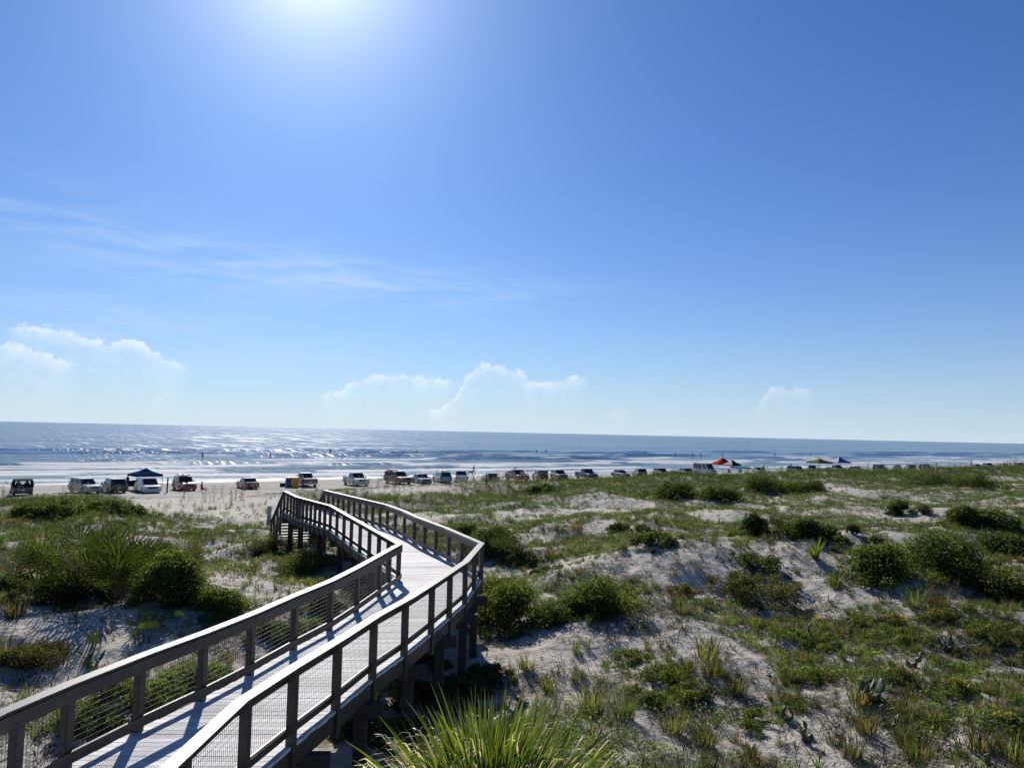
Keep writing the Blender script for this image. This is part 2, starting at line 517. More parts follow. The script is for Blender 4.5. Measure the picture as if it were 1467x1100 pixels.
c = MIX(nt, RAMP(nt, n2.outputs[0], .35, .65), (.455, .415, .355), (.53, .49, .42))
c = MIX(nt, M2(nt, 'MULTIPLY', RAMP(nt, n1.outputs[0], .56, .72), .5), c, (.36, .315, .255))
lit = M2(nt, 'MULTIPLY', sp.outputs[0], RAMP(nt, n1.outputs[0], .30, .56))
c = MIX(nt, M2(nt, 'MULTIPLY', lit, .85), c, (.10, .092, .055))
c = MIX(nt, M2(nt, 'MULTIPLY', M2(nt, 'MULTIPLY', sp.outputs[2], RAMP(nt, n2.outputs[0], .5, .62)), .3), c, (.30, .27, .23))
mpt = N(nt, 'ShaderNodeMapping', ins={'Vector': tc.outputs['Object'], 'Rotation': (0, 0, R_(-36.9)), 'Scale': (.012, .55, 1)})
n4 = N(nt, 'ShaderNodeTexNoise', ins={'Vector': mpt.outputs[0], 'Scale': 1.0, 'Detail': 5.0, 'Roughness': .7})
c = MIX(nt, M2(nt, 'MULTIPLY', M2(nt, 'MULTIPLY', sp.outputs[2], RAMP(nt, n4.outputs[0], .45, .62)), .45), c, (.24, .21, .175))
c = MIX(nt, M2(nt, 'MULTIPLY', sp.outputs[2], .8), c, MIX(nt, RAMP(nt, n4.outputs[0], .4, .62), (.38, .365, .335), (.27, .255, .232)))
c = MIX(nt, sp.outputs[1], c, (.15, .145, .14))
ro = M2(nt, 'MULTIPLY_ADD', sp.outputs[1], -.72, .92)
hgt = M2(nt, 'ADD', M2(nt, 'MULTIPLY', n1.outputs[0], .6), M2(nt, 'ADD', M2(nt, 'MULTIPLY', vo.outputs[0], .55), M2(nt, 'MULTIPLY', n3.outputs[0], .08)))
bst = M2(nt, 'MULTIPLY_ADD', sp.outputs[1], -.95, 1.0)
bp = N(nt, 'ShaderNodeBump', ins={'Height': hgt, 'Strength': M2(nt, 'MULTIPLY', bst, .75), 'Distance': .24})
p = N(nt, 'ShaderNodeBsdfPrincipled', ins={'Base Color': c, 'Roughness': ro, 'Normal': bp.outputs[0], 'Specular IOR Level': M2(nt, 'MULTIPLY_ADD', sp.outputs[1], .35, .12)})
out(nt, p.outputs[0])
S_, T_ = st(V[:, 0], V[:, 1])
wet = sstep(101, 112, S_ + (fbm(T_, S_, 30, 3, 15) - .5) * 8)
bea = sstep(78, 86, s_eff(V[:, 0], V[:, 1])) * (1 - gapf(S_, T_) * (1 - sstep(74, 84, S_)))
ter = npmesh('sand_ground', V, F, m, tint=np.c_[cover(V[:, 0], V[:, 1]), wet, bea], smooth=True)
tag(ter, kind='structure')

# ------------------------------------------------------------------ sea
tt = axis(-420, 1500, -80, 420, 1.6, 1.05, 30)
ss = np.concatenate([np.arange(110, 262, .7), np.arange(262, 460, 5)])
TT, SS = np.meshgrid(tt, ss)
Z = np.full(TT.shape, 0.0); FO = np.zeros(TT.shape)
for k, (s0, A, w, fo) in enumerate([(117, .10, 1.2, 1.0), (123, .18, 1.4, 1.0), (130, .28, 1.6, 1.0), (139, .38, 1.8, .95), (149, .5, 2.0, .9),
                                    (161, .65, 2.2, .85), (176, .85, 2.6, .8), (196, 1.05, 3.0, .62), (219, 1.1, 3.6, .42), (243, .9, 4.2, .25)]):
    wob = (fbm(TT, TT * 0, 60, 3, 100 + k) - .5) * 16
    am = sstep(.30, .62, fbm(TT, TT * 0, 42, 3, 140 + k))
    x_ = (SS - s0 - wob)
    prof = np.where(x_ < 0, np.exp(-(x_ / (w * .7)) ** 2), np.exp(-(x_ / (w * 1.6)) ** 2))
    Z += A * .62 * am * prof
    fo_glint = fo * (1 - .45 * sstep(60, 300, TT))  # foam thinned to the right; extra white leftward stands in for sun glitter
    brk = sstep(.55 - .30 * fo_glint, .74 - .22 * fo_glint, fbm(TT, TT * 0, 24, 3, 180 + k)) * fo
    crest = np.exp(-((x_ - .2) / (w * .55)) ** 2)
    trail = np.where(x_ < 0, np.exp(x_ / (w * 3.2 * (1 + fo))), 0)
    FO = np.maximum(FO, brk * np.maximum(crest, trail * .85))
wash = 1 - sstep(112, 119, SS + (fbm(TT, SS, 14, 3, 210) - .5) * 9)
FO = np.maximum(FO, .42 * wash)
FO = np.maximum(FO, .52 * (1 - sstep(128, 176, SS)) * fbm(TT * .35, SS, 5, 3, 220) * 1.2)
Z += (fbm(TT * .5, SS, 3, 3, 230) - .5) * .16 * sstep(112, 125, SS)
Z -= .0
X = .8 * TT - .6 * SS; Y = .6 * TT + .8 * SS
V, F = grid(X, Y, Z)
# the open sea beyond, sharing the last row
m, nt = newmat('sea_water')
tc = N(nt, 'ShaderNodeTexCoord')
geo = N(nt, 'ShaderNodeNewGeometry')
mp = N(nt, 'ShaderNodeMapping', ins={'Vector': geo.outputs['Position'], 'Rotation': (0, 0, R_(-36.9))})
mp2 = N(nt, 'ShaderNodeMapping', ins={'Vector': mp.outputs[0], 'Scale': (.35, 1, 1)})
w1 = N(nt, 'ShaderNodeTexNoise', ins={'Vector': mp2.outputs[0], 'Scale': .09, 'Detail': 9.0, 'Roughness': .62})
w2 = N(nt, 'ShaderNodeTexNoise', ins={'Vector': mp.outputs[0], 'Scale': .75, 'Detail': 6.0, 'Roughness': .6})
w3 = N(nt, 'ShaderNodeTexNoise', ins={'Vector': mp2.outputs[0], 'Scale': .016, 'Detail': 6.0, 'Roughness': .6})
fa = N(nt, 'ShaderNodeAttribute', attribute_name='tint')
fs = N(nt, 'ShaderNodeSeparateColor', ins={0: fa.outputs[0]})
fn = N(nt, 'ShaderNodeTexNoise', ins={'Vector': N(nt, 'ShaderNodeMapping', ins={'Vector': mp.outputs[0], 'Scale': (.18, 1.2, 1)}).outputs[0], 'Scale': .6, 'Detail': 8.0, 'Roughness': .7})
foam = RAMP(nt, M2(nt, 'ADD', fs.outputs[0], M2(nt, 'MULTIPLY', M2(nt, 'SUBTRACT', fn.outputs[0], .5), 1.3)), .40, .68)
mp3 = N(nt, 'ShaderNodeMapping', ins={'Vector': mp.outputs[0], 'Scale': (2.0, .13, 1)})
w4 = N(nt, 'ShaderNodeTexNoise', ins={'Vector': mp3.outputs[0], 'Scale': .85, 'Detail': 2.0})
w6a = N(nt, 'ShaderNodeTexNoise', ins={'Vector': N(nt, 'ShaderNodeMapping', ins={'Vector': mp.outputs[0], 'Scale': (.3, 1, 1)}).outputs[0], 'Scale': .012, 'Detail': 3.0})
mp4 = N(nt, 'ShaderNodeMapping', ins={'Vector': mp.outputs[0], 'Scale': (.12, .05, 1)})
w5 = N(nt, 'ShaderNodeTexNoise', ins={'Vector': mp4.outputs[0], 'Scale': .35, 'Detail': 4.0, 'Roughness': .6})
gl = M2(nt, 'MULTIPLY', RAMP(nt, w4.outputs[0], .58, .64), RAMP(nt, w5.outputs[0], .36, .60))
spx = N(nt, 'ShaderNodeSeparateXYZ', ins={0: mp.outputs[0]})
w7 = N(nt, 'ShaderNodeTexNoise', ins={'Vector': N(nt, 'ShaderNodeMapping', ins={'Vector': mp.outputs[0], 'Scale': (.42, .022, 1)}).outputs[0], 'Scale': .85, 'Detail': 2.0})
gl2 = M2(nt, 'MULTIPLY', RAMP(nt, w7.outputs[0], .57, .62), RAMP(nt, spx.outputs[1], 170, 300))
gl = M2(nt, 'MAXIMUM', gl, M2(nt, 'MULTIPLY', gl2, RAMP(nt, w6a.outputs[0], .34, .56)))
w6 = N(nt, 'ShaderNodeTexNoise', ins={'Vector': N(nt, 'ShaderNodeMapping', ins={'Vector': mp.outputs[0], 'Scale': (.10, 1, 1)}).outputs[0], 'Scale': .035, 'Detail': 6.0, 'Roughness': .6})
amp = M2(nt, 'MULTIPLY_ADD', RAMP(nt, w6.outputs[0], .36, .62), .6, .35)
hh = M2(nt, 'ADD', M2(nt, 'MULTIPLY', w1.outputs[0], 3.0), M2(nt, 'ADD', M2(nt, 'MULTIPLY', w2.outputs[0], .40), M2(nt, 'MULTIPLY', w3.outputs[0], 9.0)))
bp = N(nt, 'ShaderNodeBump', ins={'Height': hh, 'Strength': 1.0, 'Distance': M2(nt, 'MULTIPLY', amp, .8)})
deep = MIX(nt, RAMP(nt, w3.outputs[0], .35, .65), (.012, .055, .14), (.022, .08, .18))
shal = MIX(nt, fs.outputs[1], deep, (.07, .11, .115))
wat = N(nt, 'ShaderNodeBsdfPrincipled', ins={'Base Color': shal, 'Roughness': M2(nt, 'MULTIPLY_ADD', gl, .40, .07), 'IOR': 1.33, 'Normal': bp.outputs[0]})
fom = N(nt, 'ShaderNodeBsdfPrincipled', ins={'Base Color': (.50, .52, .54, 1), 'Roughness': .8, 'Specular IOR Level': .1, 'Normal': N(nt, 'ShaderNodeBump', ins={'Height': fn.outputs[0], 'Strength': .6, 'Distance': .5}).outputs[0]})
wbody = N(nt, 'ShaderNodeBsdfDiffuse', ins={0: MIX(nt, fs.outputs[1], MIX(nt, RAMP(nt, w6.outputs[0], .38, .6), (.05, .115, .22), (.075, .15, .25)), (.11, .15, .17)), 'Normal': bp.outputs[0]})
wat = N(nt, 'ShaderNodeMixShader', ins={0: .34, 1: wat.outputs[0], 2: wbody.outputs[0]})
mx = N(nt, 'ShaderNodeMixShader', ins={0: foam, 1: wat.outputs[0], 2: fom.outputs[0]})
out(nt, mx.outputs[0])
tin = np.c_[FO.ravel(), (1 - sstep(125, 215, SS)).ravel() * .9, np.zeros(FO.size)]
# far strip of the sea
far = np.array([460, 700, 1100, 1800, 3000, 6000, 14000, 40000.])
tf = np.array([-60000, -20000, -6000, -2000, -420, 0, 500, 1000, 1500, 3000, 8000, 25000, 70000.])
T2, S2 = np.meshgrid(tf, far)
V2, F2 = grid(.8 * T2 - .6 * S2, .6 * T2 + .8 * S2, np.full(T2.shape, -.06))
V = np.r_[V, V2]; F = np.r_[F, F2 + FO.size]; tin = np.r_[tin, np.zeros((len(V2), 3))]
sea = npmesh('sea', V, F, m, tint=tin, smooth=True)
tag(sea, kind='structure')

# ------------------------------------------------------------------ boardwalk
DZ, RH = 3.3, 1.02
ZT = DZ + RH
WD = wood('weathered_rail_wood', (.038, .032, .027), .5, False, .5, (22, 1.3, 22), (.45, 1.7))
WP = wood('weathered_deck_wood', (.72, .71, .70), .75, True, .15, (3, 20, 20), (.82, 1.1))
WL = wood('dark_pile_wood', (.032, .028, .025), .8)
WIRE = paint('galvanised_wire', (.06, .062, .064), .6, .2)


def interp_px(poly, x):
    for (x0, y0), (x1, y1) in zip(poly, poly[1:]):
        if min(x0, x1) <= x <= max(x0, x1):
            return y0 + (y1 - y0) * (x - x0) / (x1 - x0 + 1e-9)
    (x0, y0), (x1, y1) = (poly[0], poly[1])
    return y0 + (y1 - y0) * (x - x0) / (x1 - x0)


def pl(px, py):
    p = at(px, py, ZT); return (p.x, p.y)


Lpx = [(0, 1020), (100, 978), (210, 935), (293, 905), (362, 878), (422, 852), (474, 831), (510, 813), (541, 796), (572, 779)]
LFpx = [(572, 779), (530, 755.5), (503, 740.5), (474, 724), (426, 711.5), (408, 703)]
Rpx = [(240, 1100), (345, 1003), (420, 955), (490, 913), (540, 881), (588, 855), (623, 833), (667, 804), (690, 777.5)]
RFpx = [(690, 777.5), (640, 756), (597, 740), (580, 732), (554.5, 722.7), (464.5, 701.6)]
Lp = [(-5.72, 2.2), (-5.70, 4.2), (-5.66, 6.2)] + [pl(*p) for p in Lpx]
LFp = [pl(*p) for p in LFpx]
Rp = [(-3.34, 2.0), (-3.30, 3.9), (-3.22, 5.7)] + [pl(*p) for p in Rpx]
RFp = [pl(*p) for p in RFpx]
Lposts = [(-5.72, 2.4), (-5.70, 3.7), (-5.69, 5.0), (-5.65, 6.3), (-5.60, 7.6), (-5.50, 8.9)] + [pl(x, interp_px(Lpx, x)) for x in (100, 202, 292, 361, 423, 474, 512, 544, 558)]
LFposts = [LFp[0]] + [pl(x, interp_px(LFpx, x)) for x in (557, 543.6, 530, 516.5, 504, 493.5, 483.5, 474, 466, 458.7, 452, 445.8, 440, 434.8, 430, 425.7, 421.6, 417.3, 412.5)] + [LFp[-1]]
Rposts = [(-3.34, 2.2), (-3.30, 3.5), (-3.24, 4.8), (-3.19, 6.0), (-3.13, 7.2)] + [pl(x, interp_px(Rpx, x)) for x in (265, 353, 421, 484, 536, 581, 619, 645, 667, 680)]
RFposts = [RFp[0]] + [pl(x, interp_px(RFpx, x)) for x in (662, 643.5, 625, 609, 594, 580, 567, 555.5, 545, 534.5, 525, 516, 507.7, 500, 492.3, 484.8, 477.7, 470.8)] + [RFp[-1]]

bw = empty('boardwalk', (-4.5, 12, 1.5))
tag(bw, 'long raised wooden boardwalk with wire-filled railings bending through the dunes to the beach', 'boardwalk')
OFF = Vector((4.5, -12, -1.5))


def bpart(mb, name, mat, parent=None, **kw):
    o = mb.build(name, mat, **kw)
    o.parent = parent or bw
    if parent is None or parent is bw: o.location = OFF
    return o


def seglen(p): return sum((Vector(a) - Vector(b)).length for a, b in zip(p, p[1:]))


def walk(poly, f):
    L = seglen(poly) * f
    for a, b in zip(poly, poly[1:]):
        l = (Vector(b) - Vector(a)).length
        if L <= l or (b is poly[-1]): return Vector(a).lerp(Vector(b), min(1, L / max(l, 1e-9)))
        L -= l
    return Vector(poly[-1])


# deck: planks laid across between the two rail lines
mb = MB()
for A, B in ((Lp, Rp), (LFp, RFp)):
    n = int((seglen(A) + seglen(B)) / 2 / .148)
    for i in range(n):
        g = .013 / .148
        a0, a1 = walk(A, i / n), walk(A, (i + 1 - g) / n); b0, b1 = walk(B, i / n), walk(B, (i + 1 - g) / n)
        ov = random.uniform(.02, .045)
        d = (b0 - a0).normalized() * ov
        t = random.uniform(.78, 1.1); mb.tint = (t, t * random.uniform(.97, 1.01), t * random.uniform(.94, 1.02))
        dz = random.uniform(-.002, .002)
        q = [a0 - d, b0 + d, b1 + d, a1 - d]
        mb.hexa([(*v, DZ - .038 + dz) for v in q], [(*v, DZ + dz) for v in q])
bpart(mb, 'deck', WP, tint=True)


def railing(polys, postlists, side):
    """side = +1 when the walkway lies to the left of the line's direction"""
    mb = MB()
    for P in polys:
        mb.sweep(P, -.085, .085, ZT - .04, ZT)                         # cap
        mb.sweep(P, side * .062, side * .10, ZT - .205, ZT - .043)      # face board on the inner side
    rl = bpart(mb, 'railing', WD)
    for P in polys:
        m2 = MB(); m2.sweep(P, side * .062, side * .10, DZ + .085, DZ + .215); m2.build('bottom_rail', WD, rl)
        m2 = MB(); m2.sweep(P, -side * .02, side * .03, DZ - .30, DZ - .042); o = bpart(m2, 'rim_joist', WD)
    for PL in postlists:
        for i, p in enumerate(PL):
            m2 = MB(); j = random.uniform(-.004, .004)
            q = PL[min(i + 1, len(PL) - 1)]; r = PL[max(i - 1, 0)]
            d = Vector((q[0] - r[0], q[1] - r[1], 0)).normalized(); s = Vector((-d.y, d.x, 0))
            h = .055
            c0 = Vector((p[0] + j, p[1], 0))
            ring = [c0 - d * h - s * h, c0 + d * h - s * h, c0 + d * h + s * h, c0 - d * h + s * h]
            m2.hexa([v + Vector((0, 0, DZ - .42)) for v in ring], [v + Vector((0, 0, ZT - .042)) for v in ring])
            m2.build('post', WD, rl)
        for a, b in zip(PL, PL[1:]):
            A = Vector((*a, 0)); B = Vector((*b, 0)); L = (B - A).length
            if L < .35: continue
            d = (B - A) / L; s = Vector((-d.y, d.x, 0)) * (side * .045)
            a0 = A + d * .058 + s; b0 = B - d * .058 + s
            m2 = MB(); far = (A.y > 21)
            th = .0036
            for k in range(9):
                z = DZ + .20 + k * .0775
                m2.bar(a0 + Vector((0, 0, z)), b0 + Vector((0, 0, z)), th * .8)
            nv = max(2, int((b0 - a0).length / .052))
            for k in range(nv + 1):
                q = a0.lerp(b0, k / nv) + s.normalized() * (side * .0045)
                m2.bar(q + Vector((0, 0, DZ + .19)), q + Vector((0, 0, ZT - .19)), th * (1.0 if not far else .5))
            m2.build('wire_mesh', WIRE, rl)
    return rl


railing([Lp, LFp], [Lposts, LFposts], -1)
railing([Rp, RFp], [Rposts, RFposts], 1)

# piles with cross beams and the long joists under the deck
nb = [(.04, 0), (.14, 0), (.24, 0), (.34, 0), (.44, 0), (.54, 0), (.645, 0), (.75, 0), (.855, 0), (.955, 0), (.09, 1), (.24, 1), (.39, 1), (.54, 1), (.69, 1), (.84, 1), (.98, 1)]
for f, k in nb:
    a = walk((Lp, LFp)[k], f); b = walk((Rp, RFp)[k], f)
    d = (b - a).normalized()
    m2 = MB(); m2.bar((*(a - d * .12), DZ - .42), (*(b + d * .3), DZ - .42), .16, .23); bpart(m2, 'cross_beam', WL)
    for q in (a + d * .30, b - d * .06):
        zb = hz(q.x, q.y) - .3
        m2 = MB(); m2.hexa([(q.x + sx * .1, q.y + sy * .1, zb) for sx, sy in ((-1, -1), (1, -1), (1, 1), (-1, 1))],
                           [(q.x + sx * .1, q.y + sy * .1, DZ - .535) for sx, sy in ((-1, -1), (1, -1), (1, 1), (-1, 1))])
        bpart(m2, 'pile', WL)
for k, (A, B) in enumerate(((Lp, Rp), (LFp, RFp))):
    for fr in (.25, .5, .75):
        P = [walk(A, i / 10).lerp(walk(B, i / 10), fr) for i in range(11)]
        m2 = MB(); m2.sweep(P, -.025, .025, DZ - .30, DZ - .042); bpart(m2, 'joist', WL)

# steps down to the sand at the far end
la, ra = Vector(LFp[-1]), Vector(RFp[-1])
dirn = (la - Vector(LFp[-2])).normalized(); dirn = (dirn + (ra - Vector(RFp[-2])).normalized()).normalized()
ra2 = la + (Vector((dirn.y, -dirn.x)) * ((ra - la).length))
rise, run = .19, .29
zg = hz(*(la + dirn * 3.2))
nst = max(5, int((DZ - zg) / rise))
for i in range(1, nst + 1):
    z = DZ - i * rise; q0 = la + dirn * (run * (i - 1)); q1 = q0 + dirn * (run - .015); w = ra2 - la
    m2 = MB(); m2.tint = (1, .99, .97)
    m2.hexa([(*q0, z - .04), (*(q0 + w), z - .04), (*(q1 + w), z - .04), (*q1, z - .04)], [(*q0, z), (*(q0 + w), z), (*(q1 + w), z), (*q1, z)])
    bpart(m2, 'tread', WP, tint=True)
for base in (la, ra2):
    e = base + dirn * (run * nst); dz = rise * nst
    rl = MB(); rl.bar((*base, ZT - .02), (*e, ZT - dz - .02), .16, .04); rl.bar((*base, ZT - .12), (*e, ZT - dz - .12), .04, .15)
    rl = bpart(rl, 'stair_rail', WD)
    m2 = MB(); m2.bar((*base, DZ - .18), (*e, DZ - dz - .18), .045, .28); m2.build('stringer', WD, rl)
    m2 = MB(); m2.bar((*base, DZ + .2), (*e, DZ - dz + .2), .04, .12); m2.build('bottom_rail', WD, rl)
    for k in range(1, 5):
        q = base.lerp(e, k / 4); z = DZ - dz * k / 4
        m2 = MB(); m2.box(q.x - .05, q.x + .05, q.y - .05, q.y + .05, z - .75, z + RH - .04); m2.build('post', WD, rl)

# ------------------------------------------------------------------ marker posts
PALE = wood('pale_post_wood', (.42, .40, .37), .7)


def post_at(px, py, h, w, lean=0.0, mat=None, label='', flat=False):
    g = ground(px, py); mb = MB()
    d = Vector((lean, 0, 1)).normalized()
    mb.bar(g - d * .3, g + d * h, w, w * (.35 if flat else 1), up=(0, 1, 0))
    o = mb.build('marker_post', mat or WL); bez(o, .006)
    return tag(o, label, 'post')


post_at(385, 746, 1.02, .28, .02, PALE, 'flat pale marker post standing in the sand left of the boardwalk steps', True)
post_at(15, 708, 1.35, .16, .16, WL, 'thin dark leaning post left of the open black jeep')
post_at(239, 706, 1.6, .12, .03, WL, 'rough dark post with a ragged top right of the white minivan')
post_at(697, 692, .9, .14, 0, WL, 'short thin stake in front of the dark blue hatchback')
post_at(1341, 676, 2.0, .16, 0, PALE, 'pale post in the dune grass right of the two black jeeps')

# ------------------------------------------------------------------ vehicles
GLASS = paint('dark_car_glass', (.012, .016, .02), .06, 0, .05, 2, 0, .6)
TYRE = paint('black_tyre_rubber', (.015, .015, .016), .85)
RIM = paint('alloy_rim', (.45, .46, .47), .3, .9)
BLK = paint('black_plastic_trim', (.02, .02, .022), .6)
MATB = paint('matt_black_cloth', (.012, .012, .013), .95, 0, .1, 4, 0, .05)
LAMP = paint('headlamp_glass', (.75, .77, .8), .1, 0, .05, 2, .5)
TAIL = paint('red_tail_lamp', (.35, .015, .012), .25, 0, .1, 3, .5)
CHR = paint('chrome', (.6, .61, .62), .18, 1)
PLATE = paint('licence_plate_white', (.6, .6, .56), .5)

KINDS = {
    # L, W, H, belt, clearance, wheel radius, bonnet height, rear axle, front axle, greenhouse base rear/front, roof rear/front, tail height
    'suv': (4.7, 1.88, 1.72, 1.08, .24, .37, 1.02, -1.42, 1.42, -2.22, .95, -1.85, .22, 1.06),
    'hatch': (4.1, 1.78, 1.5, .94, .2, .32, .88, -1.25, 1.3, -1.95, .95, -1.45, .15, .92),
    'sedan': (4.75, 1.82, 1.46, .93, .19, .33, .86, -1.38, 1.40, -1.72, 1.0, -1.0, .18, .98),
    'minivan': (5.0, 1.95, 1.76, 1.02, .2, .35, .95, -1.5, 1.5, -2.4, 1.45, -2.15, .55, 1.0),
    'van': (5.6, 2.0, 2.55, 1.25, .24, .36, 1.2, -1.75, 1.85, -2.78, 2.1, -2.72, 1.15, 1.22),
    'jeep': (4.2, 1.86, 1.84, 1.12, .34, .42, 1.08, -1.25, 1.3, -2.05, .72, -2.0, .5, 1.1),
    'pickup': (5.7, 2.0, 1.92, 1.2, .34, .41, 1.15, -1.75, 1.85, -.62, 1.35, -.42, .55, 1.18),
}


def lerp3(q, u, v):
    return q[0].lerp(q[1], u).lerp(q[3].lerp(q[2], u), v)


def pane(mb, q, u0, u1, v0, v1, off=.012):
    q = [Vector(p) for p in q]; n = (q[1] - q[0]).cross(q[3] - q[0]).normalized()
    c = [lerp3(q, u, v) for u, v in ((u0, v0), (u1, v0), (u1, v1), (u0, v1))]
    mb.hexa([p - n * .02 for p in c], [p + n * off for p in c])


def outline(K):
    L, W, H, belt, cl, r, bon, ra, fa, *_ = K; tail = K[-1]
    P = [(-L / 2 + .06, cl + .06), ]

    def arch(cx):
        a = r + .07; res = []
        z0 = cl - r
        th0 = math.asin(max(-1, min(1, (cl - r) / a)))
        for k in range(9):
            t = math.pi - th0 - (math.pi - 2 * th0) * k / 8
            res.append((cx + a * math.cos(t), r + a * math.sin(t)))
        return res
    P += arch(ra) + arch(fa)
    P += [(L / 2 - .1, cl), (L / 2 - .02, cl + .12), (L / 2, cl + .32), (L / 2 - .03, bon - .16), (L / 2 - .14, bon - .05), (L / 2 - .5, bon), (K[10] + .05, belt - .01),
          (K[10] - .1, belt), (K[9] + .05, belt), (-L / 2 + .12, tail), (-L / 2 + .03, tail - .06), (-L / 2, tail - .35), (-L / 2 - .01, cl + .3)]
    return P


def vehicle(name, kind, body, label, pos, yaw, cat='car', group='vehicles parked along the beach', rack=False, opened=False, roofmat=None, spare=False, plate=True, tailopen=False):
    K = KINDS[kind]; L, W, H, belt, cl, r, bon, ra, fa, gb0, gb1, gt0, gt1, tail = K
    root = empty(name, pos, yaw); tag(root, label, cat, group)
    P = outline(K); mb = MB()
    cx = 0; cz = (belt + cl) / 2
    rings = []
    for y, k in ((-W / 2, .0), (-W / 2 + .0, 1), (W / 2, 1), (W / 2, 0)):
        pass
    slices = [(-W / 2 + .0, .955, .93), (-W / 2 + .06, .99, .985), (-W / 2 + .16, 1, 1), (W / 2 - .16, 1, 1), (W / 2 - .06, .99, .985), (W / 2, .955, .93)]
    n = len(P); vs = []; fs = []
    for y, kx, kz in slices:
        vs += [(cx + (x - cx) * kx, y, cz + (z - cz) * kz) for x, z in P]
    for i in range(len(slices) - 1):
        for j in range(n):
            fs.append((i * n + j, i * n + (j + 1) % n, (i + 1) * n + (j + 1) % n, (i + 1) * n + j))
    fs += [tuple(range(n)), tuple((len(slices) - 1) * n + j for j in range(n))]
    mb.add(vs, fs)
    yb, yt = W / 2 * .955, W / 2 * (.80 if kind not in ('jeep', 'van') else .88)
    G0 = [Vector((gb0, -yb, belt - .02)), Vector((gb1, -yb, belt - .02)), Vector((gb1, yb, belt - .02)), Vector((gb0, yb, belt - .02))]
    G1 = [Vector((gt0, -yt, H)), Vector((gt1, -yt, H)), Vector((gt1, yt, H)), Vector((gt0, yt, H))]
    if not opened:
        g = MB(); g.hexa(G0, G1)
        if kind == 'pickup': pass
    bo = mb.build('body', body, root, smooth=False); bez(bo, .03, 2)
    if kind == 'pickup':
        bo.modifiers.clear()
        bed = MB(); x0, x1, w = -L / 2 + .1, gb0 - .05, W / 2
        bed.box(x0, x1, -w + .02, -w + .12, belt - .02, belt + .07); bed.box(x0, x1, w - .12, w - .02, belt - .02, belt + .07)
        bed.box(x0 - .06, x0 + .02, -w + .04, w - .04, belt - .5, belt + .06)
        bo2 = bed.build('bed_side', body, root); bez(bo2, .02)
        b3 = MB(); b3.box(x0 + .04, x1 - .02, -w + .13, w - .13, belt - .03, belt + .012); b3.build('bed_liner', BLK, root)
    sides = [[G0[0], G0[1], G1[1], G1[0]], [G0[2], G0[3], G1[3], G1[2]]]
    front = [G0[1], G0[2], G1[2], G1[1]]; rear = [G0[3], G0[0], G1[0], G1[3]]
    if not opened:
        go = g.build('cabin', roofmat or body, root); bez(go, .05, 2)
        cuts = {'suv': [(.06, .24), (.27, .53), (.56, .90)], 'hatch': [(.10, .46), (.50, .88)], 'sedan': [(.12, .48), (.52, .88)], 'minivan': [(.04, .30), (.33, .60), (.63, .88)],
                'van': [(.05, .32), (.35, .62), (.70, .93)], 'jeep': [(.05, .32), (.36, .64), (.68, .94)], 'pickup': [(.08, .46), (.50, .88)]}[kind]
        for i, s in enumerate(sides):
            for u0, u1 in cuts:
                a, b = (u0, u1) if i == 0 else (1 - u1, 1 - u0)
                m2 = MB(); pane(m2, s, a, b, .12, .86); m2.build('side_window', GLASS, root)
        m2 = MB(); pane(m2, front, .07, .93, .08, .9); m2.build('windscreen', GLASS, root)
        m2 = MB(); pane(m2, rear, .1, .9, .18 if kind != 'van' else .35, .86); m2.build('rear_window', GLASS, root)
    else:
        # bare roll cage under a soft top, the inside seen right through
        rc = MB(); pr = [(gt0, -yt, H - .05), (gt1, -yt, H - .05), (gt1, yt, H - .05), (gt0, yt, H - .05)]; pb = [tuple(v) for v in G0]
        for i in range(4):
            rc.bar(pb[i], pr[i], .17); rc.bar(pr[i], pr[(i + 1) % 4], .08)
        for y in (-yb, yb):
            s = -1 if y < 0 else 1
            rc.bar((-.55, y, belt), (-.55, s * yt, H - .05), .09)
        rc.bar((-.55, -yt, H - .05), (-.55, yt, H - .05), .08)
        rc.build('roll_cage', MATB, root)
        m2 = MB(); m2.box(gt0 - .02, gt1 + .03, -yt - .03, yt + .03, H - .13, H); bez(m2.build('soft_top', MATB, root), .02)
        m2 = MB(); m2.box(gb0 - .02, gb0 + .08, -yb, yb, belt - .05, belt + .3); m2.build('tailgate', MATB, root)
        for y in (-.4, .4):
            m2 = MB(); m2.box(-.1, .02, y - .24, y + .24, belt - .3, belt + .34); m2.box(-.07, -.01, y - .13, y + .13, belt + .36, belt + .56); bez(m2.build('seat', BLK, root), .03)
    # trim
    m2 = MB(); m2.box(L / 2 - .08, L / 2 + .04, -W / 2 + .06, W / 2 - .06, cl + .04, cl + .24); bez(m2.build('front_bumper', BLK if kind in ('jeep', 'van') else body, root), .03)
    m2 = MB(); m2.box(-L / 2 - .05, -L / 2 + .08, -W / 2 + .06, W / 2 - .06, cl + .08, cl + .3); bez(m2.build('rear_bumper', BLK if kind in ('jeep', 'van', 'suv') else (CHR if kind == 'pickup' else body), root), .03)
    m2 = MB(); m2.box(L / 2 - .06, L / 2 + .015, -W * .28, W * .28, bon - .34, bon - .14); bez(m2.build('grille', BLK, root), .01)
    for s in (-1, 1):
        m2 = MB(); m2.box(L / 2 - .2, L / 2 + .01, s * W * .39 - .13, s * W * .39 + .13, bon - .29, bon - .15); bez(m2.build('headlight', LAMP, root), .02)
        m2 = MB(); m2.box(-L / 2 - .012, -L / 2 + .14, s * W * .42 - .1, s * W * .42 + .1, tail - .36, tail - .12); bez(m2.build('tail_light', TAIL, root), .02)
        m2 = MB(); m2.box(gb1 - .25, gb1 - .13, s * (W / 2 + .12) - .1, s * (W / 2 + .12) + .1, belt + .02, belt + .17); bez(m2.build('wing_mirror', BLK if kind in ('jeep', 'pickup') else body, root), .03)
